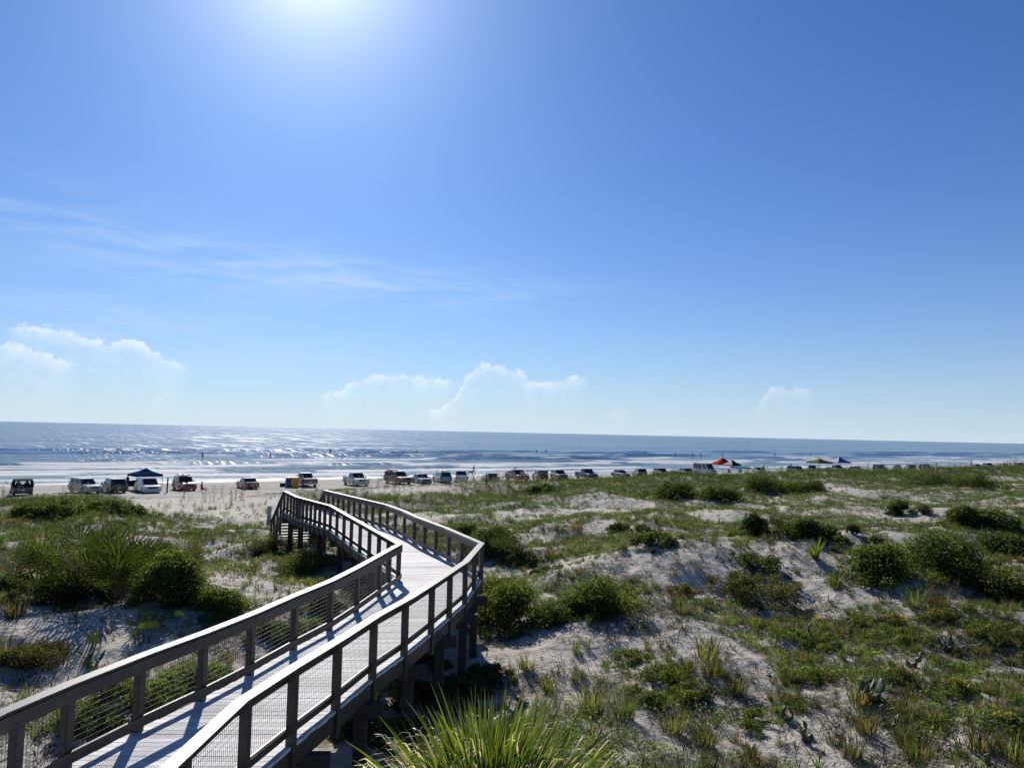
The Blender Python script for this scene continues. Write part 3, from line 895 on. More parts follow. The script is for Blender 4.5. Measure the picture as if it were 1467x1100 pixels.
        for xx in ((-.02, -.92) if kind != 'pickup' else (.3,)):
            m2 = MB(); m2.box(xx - .1, xx + .1, s * W / 2 - .015, s * W / 2 + .02, belt - .16, belt - .12); m2.build('door_handle', BLK, root)
    if plate:
        m2 = MB(); m2.box(-L / 2 - .03, -L / 2 - .012, -.16, .16, cl + .34, cl + .5); m2.build('licence_plate', PLATE, root)
    m2 = MB(); m2.box(ra - .25, fa + .25, -W / 2 + .12, W / 2 - .12, cl - .02, cl + .5); m2.build('underbody_light_block', BLK, root)  # dark box added inside to block light through the wheel wells
    for ax in (ra, fa):
        for s in (-1, 1):
            y = s * (W / 2 - .13)
            w = MB(); w.tube([(ax, y - .11, r), (ax, y - .085, r), (ax, y + .085, r), (ax, y + .11, r)], [r * .93, r, r, r * .93], 20)
            wo = w.build('wheel', TYRE, root)
            w = MB(); yy = y + s * .113
            w.tube([(ax, yy - s * .02, r), (ax, yy, r)], [r * .64, r * .62], 14)
            for k in range(5):
                a = k * 2 * math.pi / 5
                w.bar((ax, yy + s * .01, r), (ax + math.cos(a) * r * .58, yy + s * .012, r + math.sin(a) * r * .58), .05, .02)
            w.build('rim', RIM, wo)
    if spare:
        w = MB(); w.tube([(-L / 2 - .26, 0, belt - .2), (-L / 2 - .22, 0, belt - .2), (-L / 2 - .06, 0, belt - .2)], [r * .9, r, r], 20); w.build('spare_wheel', TYRE, root)
    if rack:
        m2 = MB()
        for xx in (gt0 + .35, gt1 - .2):
            m2.bar((xx, -yt + .05, H + .09), (xx, yt - .05, H + .09), .05)
            for y in (-yt + .1, yt - .1): m2.bar((xx, y, H - .02), (xx, y, H + .09), .05)
        m2.build('roof_rack', BLK, root)
    if tailopen:
        m2 = MB(); m2.hexa([(gt0 + .02, -yt, H - .04), (gt0 + .02, yt, H - .04), (gt0 - .95, yt, H + .12), (gt0 - .95, -yt, H + .12)],
                           [(gt0 + .02, -yt, H + .02), (gt0 + .02, yt, H + .02), (gt0 - .95, yt, H + .17), (gt0 - .95, -yt, H + .17)]); m2.build('tailgate', body, root)
    root.scale = (.88, .88, .88)
    return root


def facing(p, rel):
    """yaw of a vehicle whose front is turned rel degrees from the camera towards the photo's right"""
    toc = math.atan2(-p.y, -p.x)
    return toc + R_(rel)


WHITE = paint('white_car_paint', (.52, .53, .54), .25, 0, .03, 1, .6)
SILV = paint('silver_car_paint', (.26, .275, .29), .28, .5, .05, 1, .6)
GREY = paint('grey_car_paint', (.10, .11, .125), .28, .3, .05, 1, .6)
DARK = paint('near_black_car_paint', (.018, .02, .025), .25, 0, .05, 1, .6)
NAVY = paint('dark_blue_car_paint', (.02, .035, .07), .25, .2, .05, 1, .6)
RED = paint('dark_red_car_paint', (.17, .012, .018), .25, .1, .05, 1, .6)
ORNG = paint('rusty_orange_car_paint', (.28, .085, .04), .35, .1, .1, 2, .4)
BROWN = paint('brown_car_paint', (.13, .075, .05), .35, .1, .1, 2, .4)
TAN = paint('tan_car_paint', (.16, .13, .085), .4, .1, .1, 2, .3)
DGREEN = paint('dark_olive_car_paint', (.05, .055, .035), .35, .1, .1, 2, .4)

VEH = [
    # column, metres seaward, kind, paint, turn, label, extras
    (38, 89, 'jeep', DARK, 182, 'open black jeep seen from behind, leftmost vehicle, see-through between roof and tailgate', dict(opened=True, spare=False)),
    (127, 90.5, 'suv', SILV, 25, 'silver crossover with its front to the dunes, right of the open black jeep', {}),
    (167, 90.5, 'suv', DGREEN, 196, 'dark olive car half behind grass, between the silver crossover and the white minivan', {}),
    (216, 89.0, 'minivan', WHITE, 13, 'white minivan parked in front of the dark blue canopy', {}),
    (268, 91, 'suv', ORNG, 15, 'orange-red off-roader carrying boards on its roof rack', dict(rack=True)),
    (358, 91, 'sedan', RED, 195, 'dark red sedan standing alone with its boot towards the boardwalk', {}),
    (440, 92, 'pickup', TAN, 196, 'tan pickup truck behind the yellow barrel', {}),
    (512, 91, 'pickup', WHITE, 21, 'white pickup truck facing the dunes behind the end of the boardwalk', {}),
    (572, 92.5, 'pickup', BROWN, 30, 'brown pickup truck with a tall load, right of the white pickup behind the boardwalk', {}),
    (606, 92, 'sedan', GREY, 20, 'grey sedan hidden to its windows by dune grass', {}),
    (635, 93, 'minivan', SILV, 196, 'silver minivan with surfboards tied on its roof', dict(rack=True)),
    (662, 91, 'pickup', WHITE, 184, 'white pickup truck beside the silver minivan, tail to the dunes', {}),
    (704, 91, 'hatch', NAVY, 195, 'dark blue hatchback standing clear on open sand', {}),
    (742, 92, 'pickup', RED, 26, 'dark red pickup truck with gear piled in its bed', {}),
    (775, 92, 'jeep', DARK, 196, 'black jeep with a spare wheel right of the dark red pickup', dict(spare=True)),
    (802, 93, 'suv', BROWN, 20, 'brown car veiled by tall sea oats right of the black jeep', {}),
    (841, 92, 'pickup', NAVY, 28, 'dark blue pickup truck alone behind the grassy crest', {}),
    (890, 94, 'sedan', GREY, 30, 'grey sedan showing only its roof beside the pale sand hump', {}),
    (917, 94, 'suv', BROWN, 195, 'reddish brown car behind grass, left of the dark crossover', {}),
    (948, 93, 'suv', DARK, 24, 'near-black crossover left of the camper van', {}),
    (985, 91.5, 'suv', GREY, 25, 'dark grey car parked in front of the camper van', {}),
    (1010, 95, 'van', WHITE, 42, 'white camper van with a high roof left of the red canopy', dict()),
    (1088, 95, 'hatch', DARK, 20, 'dark hatchback right of the turquoise canopy', {}),
    (1141, 93, 'minivan', DARK, 40, 'long dark minivan behind the grassy crest left of the green canopy', {}),
    (1163, 91.5, 'pickup', GREY, 9, 'grey pickup truck in front of the long dark minivan', {}),
    (1198, 92, 'pickup', SILV, 36, 'silver pickup truck below the blue and white canopy', {}),
    (1226, 93, 'sedan', BROWN, 30, 'brown sedan right of the silver pickup', {}),
    (1261, 92, 'jeep', DARK, 36, 'black boxy jeep standing alone on the sand right of the brown sedan', dict(spare=True)),
    (1303, 91, 'jeep', DARK, 196, 'black jeep with rear windows showing, right of the pale dome tent', dict(spare=True)),
    (1326, 92, 'suv', DARK, 30, 'black crossover with two people behind its roof', dict(rack=True)),
    (1399, 94, 'sedan', GREY, 25, 'dark sedan roof above the right-hand grass, first of three', {}),
    (1416, 94, 'suv', DARK, 28, 'dark crossover roof above the right-hand grass, middle of three', {}),
    (1438, 94, 'sedan', BROWN, 25, 'brown sedan roof above the right-hand grass, last of three', {}),
    (1461, 93, 'suv', DARK, 30, 'black crossover cut off by the right edge of the picture', {}),
]
CATN = {'suv': 'car', 'hatch': 'car', 'sedan': 'car', 'minivan': 'minivan', 'van': 'van', 'jeep': 'jeep', 'pickup': 'pickup truck'}
NAMEN = {'suv': 'parked_car', 'hatch': 'hatchback_car', 'sedan': 'sedan_car', 'minivan': 'minivan', 'van': 'parked_van', 'jeep': 'jeep', 'pickup': 'pickup_truck'}
VPOS = {}
for px, S, kind, pt, rel, lab, ex in VEH:
    p = on_beach(px, S, -.02)
    kw = dict(ex)
    VPOS[px] = (p, facing(p, rel), kind)
    vehicle(NAMEN[kind], kind, pt, lab, p, facing(p, rel), CATN[kind], **kw)


def on_vehicle(px, lx, ly, lz):
    p, a, k = VPOS[px]
    lx *= .88; ly *= .88; lz *= .88
    return Vector((p.x + lx * math.cos(a) - ly * math.sin(a), p.y + lx * math.sin(a) + ly * math.cos(a), p.z + lz)), a


def surfboard(px, ly, lz, mat, label):
    p, a = on_vehicle(px, -.6, ly, lz)
    mb = MB(); L = 2.6; n = 14; vs = []; fs = []
    for i in range(n + 1):
        u = i / n; w = .27 * (1 - abs(2 * u - 1) ** 2.6) + .012; z = .10 * (2 * u - 1) ** 2
        vs += [((u - .5) * L, -w, z), ((u - .5) * L, 0, z + .035), ((u - .5) * L, w, z), ((u - .5) * L, 0, z - .03)]
    for i in range(n):
        for j in range(4): fs.append((i * 4 + j, i * 4 + (j + 1) % 4, i * 4 + 4 + (j + 1) % 4, i * 4 + 4 + j))
    fs += [(0, 1, 2, 3), (n * 4, n * 4 + 1, n * 4 + 2, n * 4 + 3)]
    mb.add(vs, fs); o = mb.build('surfboard', mat, smooth=True, loc=p); o.rotation_euler = (0, 0, a)
    tag(o, label, 'surfboard', 'surfboards on car roofs')


BW_ = paint('white_board', (.6, .6, .57), .3); BY_ = paint('tan_board', (.42, .26, .12), .4); BB_ = paint('dark_board', (.03, .03, .035), .4)
surfboard(268, -.3, 1.86, BW_, 'white surfboard on the orange-red off-roader, nearer the minivan')
surfboard(268, .3, 1.86, BY_, 'tan surfboard on the orange-red off-roader, nearer the red sedan')
surfboard(635, -.35, 1.9, BY_, 'tan surfboard on the silver minivan roof')
surfboard(635, .3, 1.9, BB_, 'dark surfboard on the silver minivan roof')
surfboard(1010, 0, 2.62, BB_, 'dark board lying on the roof of the camper van')

# gear standing in the pick-up beds and beside the cars
BLUE = paint('blue_plastic', (.03, .07, .28), .4); YEL = paint('yellow_plastic', (.62, .30, .02), .4); WPL = paint('white_plastic', (.65, .66, .66), .4)
ORP = paint('orange_cloth', (.5, .10, .03), .7); RUST = paint('rust_brown_tarp', (.16, .07, .04), .8)


def barrel(px, py, mat, lidm, label, r=.42, h=1.15):
    g = ground(px, py); root = empty('barrel', g); tag(root, label, 'barrel', 'barrels beside the tan pickup')
    mb = MB(); mb.tube([(0, 0, 0), (0, 0, .04), (0, 0, h * .33), (0, 0, h * .36), (0, 0, h * .40), (0, 0, h * .68), (0, 0, h * .71), (0, 0, h * .75), (0, 0, h - .05), (0, 0, h)],
                       [r * .9, r * .95, r, r * 1.05, r, r, r * 1.05, r, r * .97, r * .9], 18); mb.build('drum', mat, root)
    mb = MB(); mb.tube([(0, 0, h), (0, 0, h + .05), (0, 0, h + .1)], [r * 1.04, r * 1.04, r * .7], 18); mb.build('lid', lidm, root)


barrel(413.5, 698, BLUE, WPL, 'blue barrel with a white lid left of the yellow barrel')
barrel(422, 698.5, YEL, YEL, 'yellow barrel in front of the tan pickup', .46, 1.2)
g = ground(405, 697); mb = MB(); mb.box(-.3, .3, -.22, .22, 0, .42); mb.box(-.32, .32, -.24, .24, .42, .5)
o = mb.build('cool_box', BLK, loc=g); bez(o, .03); tag(o, 'small black cool box on the sand left of the blue barrel', 'cool box')
p, a = on_vehicle(572, -1.75, 0, 1.22); mb = MB(); mb.box(-.85, .85, -.75, .75, 0, .55); mb.box(-.5, .6, -.6, .6, .55, .72)
o = mb.build('covered_load', RUST, loc=p); bez(o, .08, 3); o.rotation_euler = (0, 0, a); tag(o, 'rust brown covered load standing in the bed of the brown pickup', 'load')
p, a = on_vehicle(742, -1.75, .1, 1.22); mb = MB(); mb.box(-.7, .4, -.6, .5, 0, .35); mb.tube([(-.2, -.3, .35), (.5, .3, .85)], .09, 8); mb.box(.1, .7, -.1, .5, 0, .5)
o = mb.build('beach_gear', paint('faded_canvas', (.3, .24, .2), .8), loc=p); bez(o, .05); o.rotation_euler = (0, 0, a); tag(o, 'faded canvas beach gear piled in the bed of the dark red pickup', 'gear')


def beach_chair(px, S, mat, label, rel=20):
    p = on_beach(px, S); root = empty('beach_chair', p, facing(p, rel)); tag(root, label, 'beach chair', 'folding chairs on the beach')
    mb = MB(); mb.hexa([(-.25, -.26, .38), (.27, -.26, .42), (.27, .26, .42), (-.25, .26, .38)], [(-.25, -.26, .40), (.27, -.26, .44), (.27, .26, .44), (-.25, .26, .40)]); mb.build('seat', mat, root)
    mb = MB(); mb.hexa([(-.25, -.26, .40), (-.22, -.26, .40), (-.22, .26, .40), (-.25, .26, .40)], [(-.52, -.26, 1.02), (-.49, -.26, 1.03), (-.49, .26, 1.03), (-.52, .26, 1.02)]); mb.build('backrest', mat, root)
    for s in (-.27, .27):
        mb = MB(); mb.bar((-.38, s, .0), (.27, s, .42), .03); mb.build('leg', CHR, root)
        mb = MB(); mb.bar((.3, s, .0), (-.25, s, .42), .03); mb.build('leg', CHR, root)
        mb = MB(); mb.bar((-.35, s, .62), (.25, s, .60), .05, .03); mb.build('armrest', BLK, root)


beach_chair(193, 92.5, NAVY, 'dark blue folding chair under the left edge of the dark blue canopy')
beach_chair(199, 93.5, DARK, 'black folding chair half behind the white minivan')
beach_chair(1062, 93, BLUE, 'blue folding chair under the turquoise canopy')
beach_chair(1046, 93.5, ORP, 'orange folding chair between the red and turquoise canopies')


def canopy(px, S, w, eave, peak, mats, label, legs=True, yawrel=20):
    p = on_beach(px, S); root = empty('pop_up_canopy', p, facing(p, yawrel)); tag(root, label, 'canopy', 'pop-up canopies on the beach')
    h = w / 2; mb = MB(); C = [(-h, -h), (h, -h), (h, h), (-h, h)]
    for i in range(4):
        a, b = C[i], C[(i + 1) % 4]; m = i % len(mats); k = .42; zm = eave + (peak - eave) * .48
        am, bmid = (a[0] * k, a[1] * k), (b[0] * k, b[1] * k)
        for (z0, z1) in ((0, .02),):
            q = [(*a, eave), (*b, eave), (*bmid, zm), (*am, zm)]; mb.hexa([(x, y, z - .02) for x, y, z in q], q, m)
            mb.hexa([(*am, zm - .02), (*bmid, zm - .02), (.05 * (bmid[0]), .05 * bmid[1], peak - .02), (.05 * am[0], .05 * am[1], peak - .02)],
                    [(*am, zm), (*bmid, zm), (.05 * bmid[0], .05 * bmid[1], peak), (.05 * am[0], .05 * am[1], peak)], m)
    mb.build('canopy_cloth', mats, root)
    for i in range(4):
        a, b = C[i], C[(i + 1) % 4]
        m2 = MB(); m2.bar((*a, eave - .11), (*b, eave - .11), .015, .22); m2.build('valance', mats[i % len(mats)], root)
        m2 = MB(); m2.bar((a[0] * .97, a[1] * .97, 0), (a[0] * .97, a[1] * .97, eave), .05); m2.build('leg', CHR, root)


def cloth(n, c): return leafless(n, c)


def leafless(name, col):
    if name in MATS: return MATS[name]
    m, nt = newmat(name)
    tc = N(nt, 'ShaderNodeTexCoord'); no = N(nt, 'ShaderNodeTexNoise', ins={'Vector': tc.outputs['Object'], 'Scale': 3.0})
    c = MIX(nt, no.outputs[0], tuple(v * .9 for v in col), tuple(min(1, v * 1.1) for v in col))
    d = N(nt, 'ShaderNodeBsdfDiffuse', ins={0: c}); t = N(nt, 'ShaderNodeBsdfTranslucent', ins={0: c})
    out(nt, N(nt, 'ShaderNodeMixShader', ins={0: .35, 1: d.outputs[0], 2: t.outputs[0]}).outputs[0]); MATS[name] = m
    return m


canopy(212, 93.5, 2.8, 1.7, 2.35, [leafless('navy_cloth', (.02, .05, .14))], 'dark blue pop-up canopy behind the white minivan')
canopy(1036, 96, 3.4, 2.1, 3.2, [leafless('red_cloth', (.55, .05, .03))], 'red pop-up canopy with a sharp peak right of the camper van')
canopy(1049, 93, 2.4, 2.0, 2.9, [leafless('white_cloth', (.65, .63, .6)), leafless('black_cloth', (.02, .02, .022))], 'black and white pop-up canopy tucked between the red and turquoise ones', yawrel=45)
canopy(1061, 91, 3.0, 1.6, 1.85, [leafless('turquoise_cloth', (.03, .42, .45))], 'low turquoise canopy right of the red canopy')
canopy(1174, 97, 4.0, 2.1, 2.9, [leafless('green_cloth', (.16, .22, .06)), leafless('dark_green_cloth', (.04, .06, .03))], 'green pop-up canopy left of the blue and white one', yawrel=40)
canopy(1202, 97, 3.6, 2.1, 3.3, [leafless('white_cloth', (.65, .63, .6)), leafless('blue_cloth', (.08, .16, .5))], 'blue and white pop-up canopy above the silver pickup', yawrel=40)
# dome tent
p = on_beach(1285, 91); mb = MB(); n = 16; rows = 6; vs = []; fs = []
for i in range(rows + 1):
    a = math.pi / 2 * i / rows
    vs += [(1.15 * math.cos(a) ** .8 * math.cos(2 * math.pi * j / n) if i < rows else .0, 1.0 * math.cos(a) ** .8 * math.sin(2 * math.pi * j / n) if i < rows else 0.0, 1.75 * math.sin(a)) for j in range(n)]
for i in range(rows):
    for j in range(n): fs.append((i * n + j, i * n + (j + 1) % n, (i + 1) * n + (j + 1) % n, (i + 1) * n + j))
mb.add(vs, fs); o = mb.build('dome_tent', leafless('pale_grey_cloth', (.45, .44, .43)), smooth=True, loc=p); tag(o, 'pale grey dome tent between two black jeeps', 'tent')

# ------------------------------------------------------------------ people
SKIN = paint('skin', (.35, .20, .14), .6); HAIR = paint('dark_hair', (.025, .018, .013), .7)
CLO = {'dark': paint('dark_cloth', (.02, .022, .03), .8), 'red': ORP, 'blue': paint('blue_cloth_wear', (.04, .08, .22), .8), 'white': paint('white_cloth_wear', (.6, .6, .6), .8)}


def person(pos, yaw, label, pose='stand', shorts='dark', top=None, group=None, sub=0.0):
    """one continuous skinned body in metres, front towards +x"""
    j = {}
    if pose == 'sit':
        hip = Vector((0, 0, .5)); kn = [Vector((.45, s * .1, .52)) for s in (-1, 1)]; an = [Vector((.5, s * .1, .08)) for s in (-1, 1)]
    elif pose == 'walk':
        hip = Vector((0, 0, .93)); kn = [Vector((.20, -.1, .52)), Vector((-.06, .1, .50))]; an = [Vector((.26, -.1, .08)), Vector((-.34, .1, .14))]
    else:
        hip = Vector((0, 0, .93)); kn = [Vector((.03, s * .11, .50)) for s in (-1, 1)]; an = [Vector((0, s * .12, .08)) for s in (-1, 1)]
    vs = [hip, hip + Vector((0, 0, .2)), hip + Vector((.01, 0, .42)), hip + Vector((0, 0, .52)), hip + Vector((.02, 0, .61)), hip + Vector((.03, 0, .72)), hip + Vector((.03, 0, .80))]
    rad = [(.15, .11), (.125, .095), (.16, .10), (.055, .055), (.065, .075), (.075, .095), (.05, .06)]
    ed = [(0, 1), (1, 2), (2, 3), (3, 4), (4, 5), (5, 6)]

    def chain(start, pts, rs):
        prev = start
        for p, r in zip(pts, rs):
            vs.append(Vector(p)); rad.append((r, r)); ed.append((prev, len(vs) - 1)); prev = len(vs) - 1
        return prev
    for k, s in ((0, -1), (1, 1)):
        h0 = hip + Vector((0, s * .1, -.06))
        a = chain(0, [h0, kn[k], an[k]], [.085, .058, .04])
        chain(a, [an[k] + Vector((.09, 0, -.045)), an[k] + Vector((.17, 0, -.055))], [.038, .03])
        sh = hip + Vector((0, s * .19, .45))
        sw = .12 if pose == 'walk' else .02
        el = sh + Vector((s * sw, s * .05, -.28)); wr = el + Vector((.10 + s * sw, 0, -.24))
        a = chain(2, [sh, el, wr], [.055, .04, .028])
        b = chain(a, [wr + Vector((.02, 0, -.05))], [.026])
        for q in range(4):
            o_ = Vector((-.03 + q * .02, 0, -.05)); ln = (.065, .08, .085, .07)[q]
            chain(b, [vs[b] + o_ * .6 + Vector((0, 0, -.02)), vs[b] + o_ + Vector((.012, -s * .02, -ln))], [.009, .008])
        chain(a, [wr + Vector((.05, 0, -.045)), wr + Vector((.065, -s * .01, -.085))], [.010, .008])
    me = bpy.data.meshes.new('person'); me.from_pydata(vs, ed, [])
    o = bpy.data.objects.new('person', me); COL.objects.link(o)
    sk = o.modifiers.new('s', 'SKIN'); sk.use_smooth_shade = True
    for i, r in enumerate(rad):
        me.skin_vertices[0].data[i].radius = r
    me.skin_vertices[0].data[0].use_root = True
    sb = o.modifiers.new('u', 'SUBSURF'); sb.levels = 1; sb.render_levels = 1
    bpy.context.view_layer.update()
    dg = bpy.context.evaluated_depsgraph_get()
    me2 = bpy.data.meshes.new_from_object(o.evaluated_get(dg))
    o.modifiers.clear(); o.data = me2; me2.name = 'person'
    me2.materials.clear(); me2.materials.append(SKIN); me2.materials.append(CLO[shorts]); me2.materials.append(CLO[top] if top else SKIN)
    zh = hip.z
    for pl_ in me2.polygons:
        c = pl_.center
        arm = abs(c.y) > .2 + .02
        if pose == 'sit': isleg = c.z < zh + .12 and c.x < .36 and c.z > .36
        else: isleg = zh - .36 < c.z < zh + .07
        if isleg and not arm: pl_.material_index = 1
        elif zh + .07 < c.z < zh + .5 and (not arm or c.z > zh + .3): pl_.material_index = 2
    o.location = pos - Vector((0, 0, sub)); o.rotation_euler = (0, 0, yaw)
    hd = hip + Vector((.03, 0, .70)); mb = MB(); n = 10; V_ = []; F_ = []
    for i in range(5):
        a = math.pi / 2 * i / 4 - .25
        V_ += [(hd.x - .015 + .098 * math.cos(a) * math.cos(2 * math.pi * k / n), hd.y + .086 * math.cos(a) * math.sin(2 * math.pi * k / n), hd.z + .02 + .12 * math.sin(a)) for k in range(n)]
    for i in range(4):
        for k in range(n): F_.append((i * n + k, i * n + (k + 1) % n, i * n + n + (k + 1) % n, i * n + n + k))
    F_.append(tuple(4 * n + k for k in range(n)))
    mb.add(V_, F_); mb.build('hair', HAIR, o, smooth=True)
    tag(o, label, 'person', group)
    return o


def toward(p, rel): return facing(p, rel)


p = on_beach(187, 93); person(p, toward(p, 60), 'person in dark clothes standing left of the dark blue canopy', 'stand', 'dark', 'dark')
p = on_beach(293, 90); person(p, toward(p, 70), 'person in orange sitting on the sand right of the orange-red off-roader', 'sit', 'dark', 'red', sub=.32)
p = on_beach(680, 112); person(p, toward(p, 80), 'person walking along the waterline above the white pickup', 'walk', 'dark', 'dark')
p = on_beach(1133, 104); person(p, toward(p, 60), 'dark-clad person standing at the waterline above the long dark minivan', 'stand', 'dark', 'dark')
p = on_beach(1094, 96); person(p, toward(p, 20), 'person standing behind the dark hatchback right of the turquoise canopy', 'stand', 'blue', 'dark')
p = on_beach(1312, 93); person(p, toward(p, 20), 'bare-shouldered person behind the black crossover, nearer the jeep', 'stand', 'dark', None)
p = on_beach(1318, 93); person(p, toward(p, -20), 'person in dark top behind the black crossover roof', 'stand', 'dark', 'dark')
p = on_beach(1391, 110); person(p, toward(p, 60), 'person wading at the waterline at the right, above three dark car roofs', 'stand', 'dark', 'dark')
p = on_beach(1447, 97); person(p, toward(p, 60), 'person standing behind the brown sedan roof near the right edge', 'stand', 'blue', 'dark')
p = on_beach(436, 90); person(p, toward(p, 80), 'person in white shirt standing beside the tan pickup', 'stand', 'dark', 'white')
# dog at the walker's side
p = on_beach(675.5, 112); mb = MB()
mb.tube([(-.36, 0, .48), (-.2, 0, .5), (.1, 0, .48), (.3, 0, .50), (.42, 0, .60), (.52, 0, .70)], [.09, .13, .14, .15, .09, .07], 10)
mb.tube([(.46, 0, .70), (.56, 0, .72), (.66, 0, .67), (.76, 0, .65)], [.06, .085, .06, .035], 8)
for x, s in ((.24, -.08), (.30, .08)): mb.tube([(x, s, .44), (x + .01, s, .24), (x + .05, s, .0)], [.06, .035, .03], 7)
for x, s in ((-.32, -.08), (-.28, .08)): mb.tube([(x, s, .46), (x + .08, s, .30), (x - .06, s, .17), (x - .02, s, .0)], [.08, .05, .03, .03], 7)
mb.tube([(-.38, 0, .5), (-.55, 0, .56), (-.68, 0, .68)], [.04, .03, .015], 6)
for s in (-.05, .05): mb.tube([(.53, s, .77), (.5, s * 1.6, .86)], [.03, .01], 5)
o = mb.build('dog', paint('brown_dog_coat', (.09, .06, .04), .8, 0, .3, 9), smooth=True, loc=p); o.rotation_euler = (0, 0, facing(p, 80)); tag(o, 'brown dog trotting beside the person walking along the waterline', 'dog')

# bathers in the surf: one body copied with its hair
proto = None
for i, (px, py) in enumerate([(290, 655), (387, 656), (473, 648), (596, 651), (579, 652), (769, 648), (782, 648), (913, 651), (924, 651), (968, 653), (992, 653), (1004, 653), (1035, 653), (1110, 652), (1161, 654), (1441, 655)]):
    q = at(px, py, 0.0); q.z = -.55
    if proto is None:
        proto = person(q, facing(q, 30), 'small dark figure of a bather standing waist-deep in the surf', 'stand', 'dark', 'dark', 'bathers in the surf')
        c = proto
    else:
        c = proto.copy(); COL.objects.link(c)
        for ch in proto.children:
            d = ch.copy(); COL.objects.link(d); d.parent = c
        c.location = q; c.rotation_euler = (0, 0, facing(q, (i * 67) % 360))
# ------------------------------------------------------------------ vegetation
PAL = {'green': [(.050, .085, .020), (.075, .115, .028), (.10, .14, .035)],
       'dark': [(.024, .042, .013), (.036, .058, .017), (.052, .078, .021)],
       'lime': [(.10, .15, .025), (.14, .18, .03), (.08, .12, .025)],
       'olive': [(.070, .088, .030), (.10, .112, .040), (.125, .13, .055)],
       'straw': [(.20, .17, .095), (.27, .235, .145), (.16, .135, .075)],
       'brown': [(.10, .065, .035), (.15, .095, .05), (.075, .05, .03)],
       'grey': [(.10, .115, .085), (.14, .155, .115), (.08, .09, .06)],
       'sea': [(.055, .085, .045), (.075, .105, .055), (.10, .125, .06)]}
PAL = {k: np.array(v) for k, v in PAL.items()}


def pick(r, pal, n, jit=.25):
    p = PAL[pal]; a = p[r.integers(0, len(p), n)] * (1 - .5 * r.random((n, 1))) + p[r.integers(0, len(p), n)] * 0
    a = p[r.integers(0, len(p), n)]; b = p[r.integers(0, len(p), n)]; k = r.random((n, 1))
    return (a * k + b * (1 - k)) * (1 + jit * (r.random((n, 1)) * 2 - 1))


def T_blades(r, n, h, base, w, lean, droop, hvar=.5):
    """a tuft: n bent blades of three faces each"""
    a = r.random(n) * 2 * np.pi; rb = np.sqrt(r.random(n)) * base
    d = np.c_[np.cos(a), np.sin(a), np.zeros(n)]
    az = a + (r.random(n) - .5) * 1.6
    u = np.c_[np.cos(az), np.sin(az), np.zeros(n)]; sd_ = np.c_[-np.sin(az), np.cos(az), np.zeros(n)]
    L = h * (1 - hvar * r.random(n))[:, None]
    ln = (lean * (.2 + r.random(n)))[:, None]
    p0 = d * rb[:, None]
    p1 = p0 + (u * np.sin(ln) + np.array([0, 0, 1]) * np.cos(ln)) * L * .55
    l2 = ln + (droop * (.3 + r.random(n)))[:, None]
    p2 = p1 + (u * np.sin(l2) + np.array([0, 0, 1]) * np.cos(l2)) * L * .45
    ww = (w * (.6 + .8 * r.random(n)))[:, None]
    V = np.stack([p0 - sd_ * ww * .5, p0 + sd_ * ww * .5, p1 - sd_ * ww * .42, p1 + sd_ * ww * .42, p2], 1).reshape(-1, 3)
    b = np.arange(n)[:, None] * 5
    F = np.concatenate([b + [0, 1, 3], b + [0, 3, 2], b + [2, 3, 4]], 0)
    g = np.repeat(.75 + .5 * r.random(n), 5)
    return V, F, g


def leaf_quads(r, C, Nn, size, asp=.55, jit=.6):
    """two-face leaves at C facing roughly Nn"""
    n = len(C)
    nn = Nn + jit * r.normal(size=(n, 3)); nn /= np.linalg.norm(nn, axis=1, keepdims=True) + 1e-9
    t = np.cross(nn, r.normal(size=(n, 3))); t /= np.linalg.norm(t, axis=1, keepdims=True) + 1e-9
    b = np.cross(nn, t); s = (size * (.6 + .8 * r.random(n)))[:, None]
    V = np.stack([C - t * s * .5, C + b * s * asp * .5 + nn * s * .10, C + t * s * .5, C - b * s * asp * .5 + nn * s * .10], 1).reshape(-1, 3)
    k = np.arange(n)[:, None] * 4
    return V, np.concatenate([k + [0, 1, 2], k + [0, 2, 3]], 0)


def T_leaves(r, n, rad, h, size, asp=.55):
    a = r.random(n) * 2 * np.pi; q = np.sqrt(r.random(n)) * rad
    C = np.c_[np.cos(a) * q, np.sin(a) * q, .01 + h * r.random(n) ** .8 * (1 - (q / rad) ** 2 * .8)]
    Nn = np.c_[np.cos(a) * .5, np.sin(a) * .5, np.ones(n)]
    V, F = leaf_quads(r, C, Nn, size, asp, .7)
    return V, F, np.repeat(.7 + .6 * r.random(n), 4)


def T_twigs(r, n, rad, w=.016):
    """dead runners lying on the sand"""
    a = r.random(n) * 2 * np.pi; q = np.sqrt(r.random(n)) * rad; c = np.c_[np.cos(a) * q, np.sin(a) * q, .012 + .03 * r.random(n)]
    b = r.random(n) * 2 * np.pi; t = np.c_[np.cos(b), np.sin(b), .25 * (r.random(n) - .3)]; L = (.10 + .30 * r.random(n))[:, None]
    s = np.c_[-np.sin(b), np.cos(b), np.zeros(n)] * w * .5; m_ = c + r.normal(size=(n, 3)) * .03 * [1, 1, .3]
    V = np.stack([c - t * L * .5 - s, c - t * L * .5 + s, m_ - s, m_ + s, c + t * L * .5], 1).reshape(-1, 3)
    k = np.arange(n)[:, None] * 5
    return V, np.concatenate([k + [0, 1, 3], k + [0, 3, 2], k + [2, 3, 4]], 0), np.repeat(.6 + .8 * r.random(n), 5)


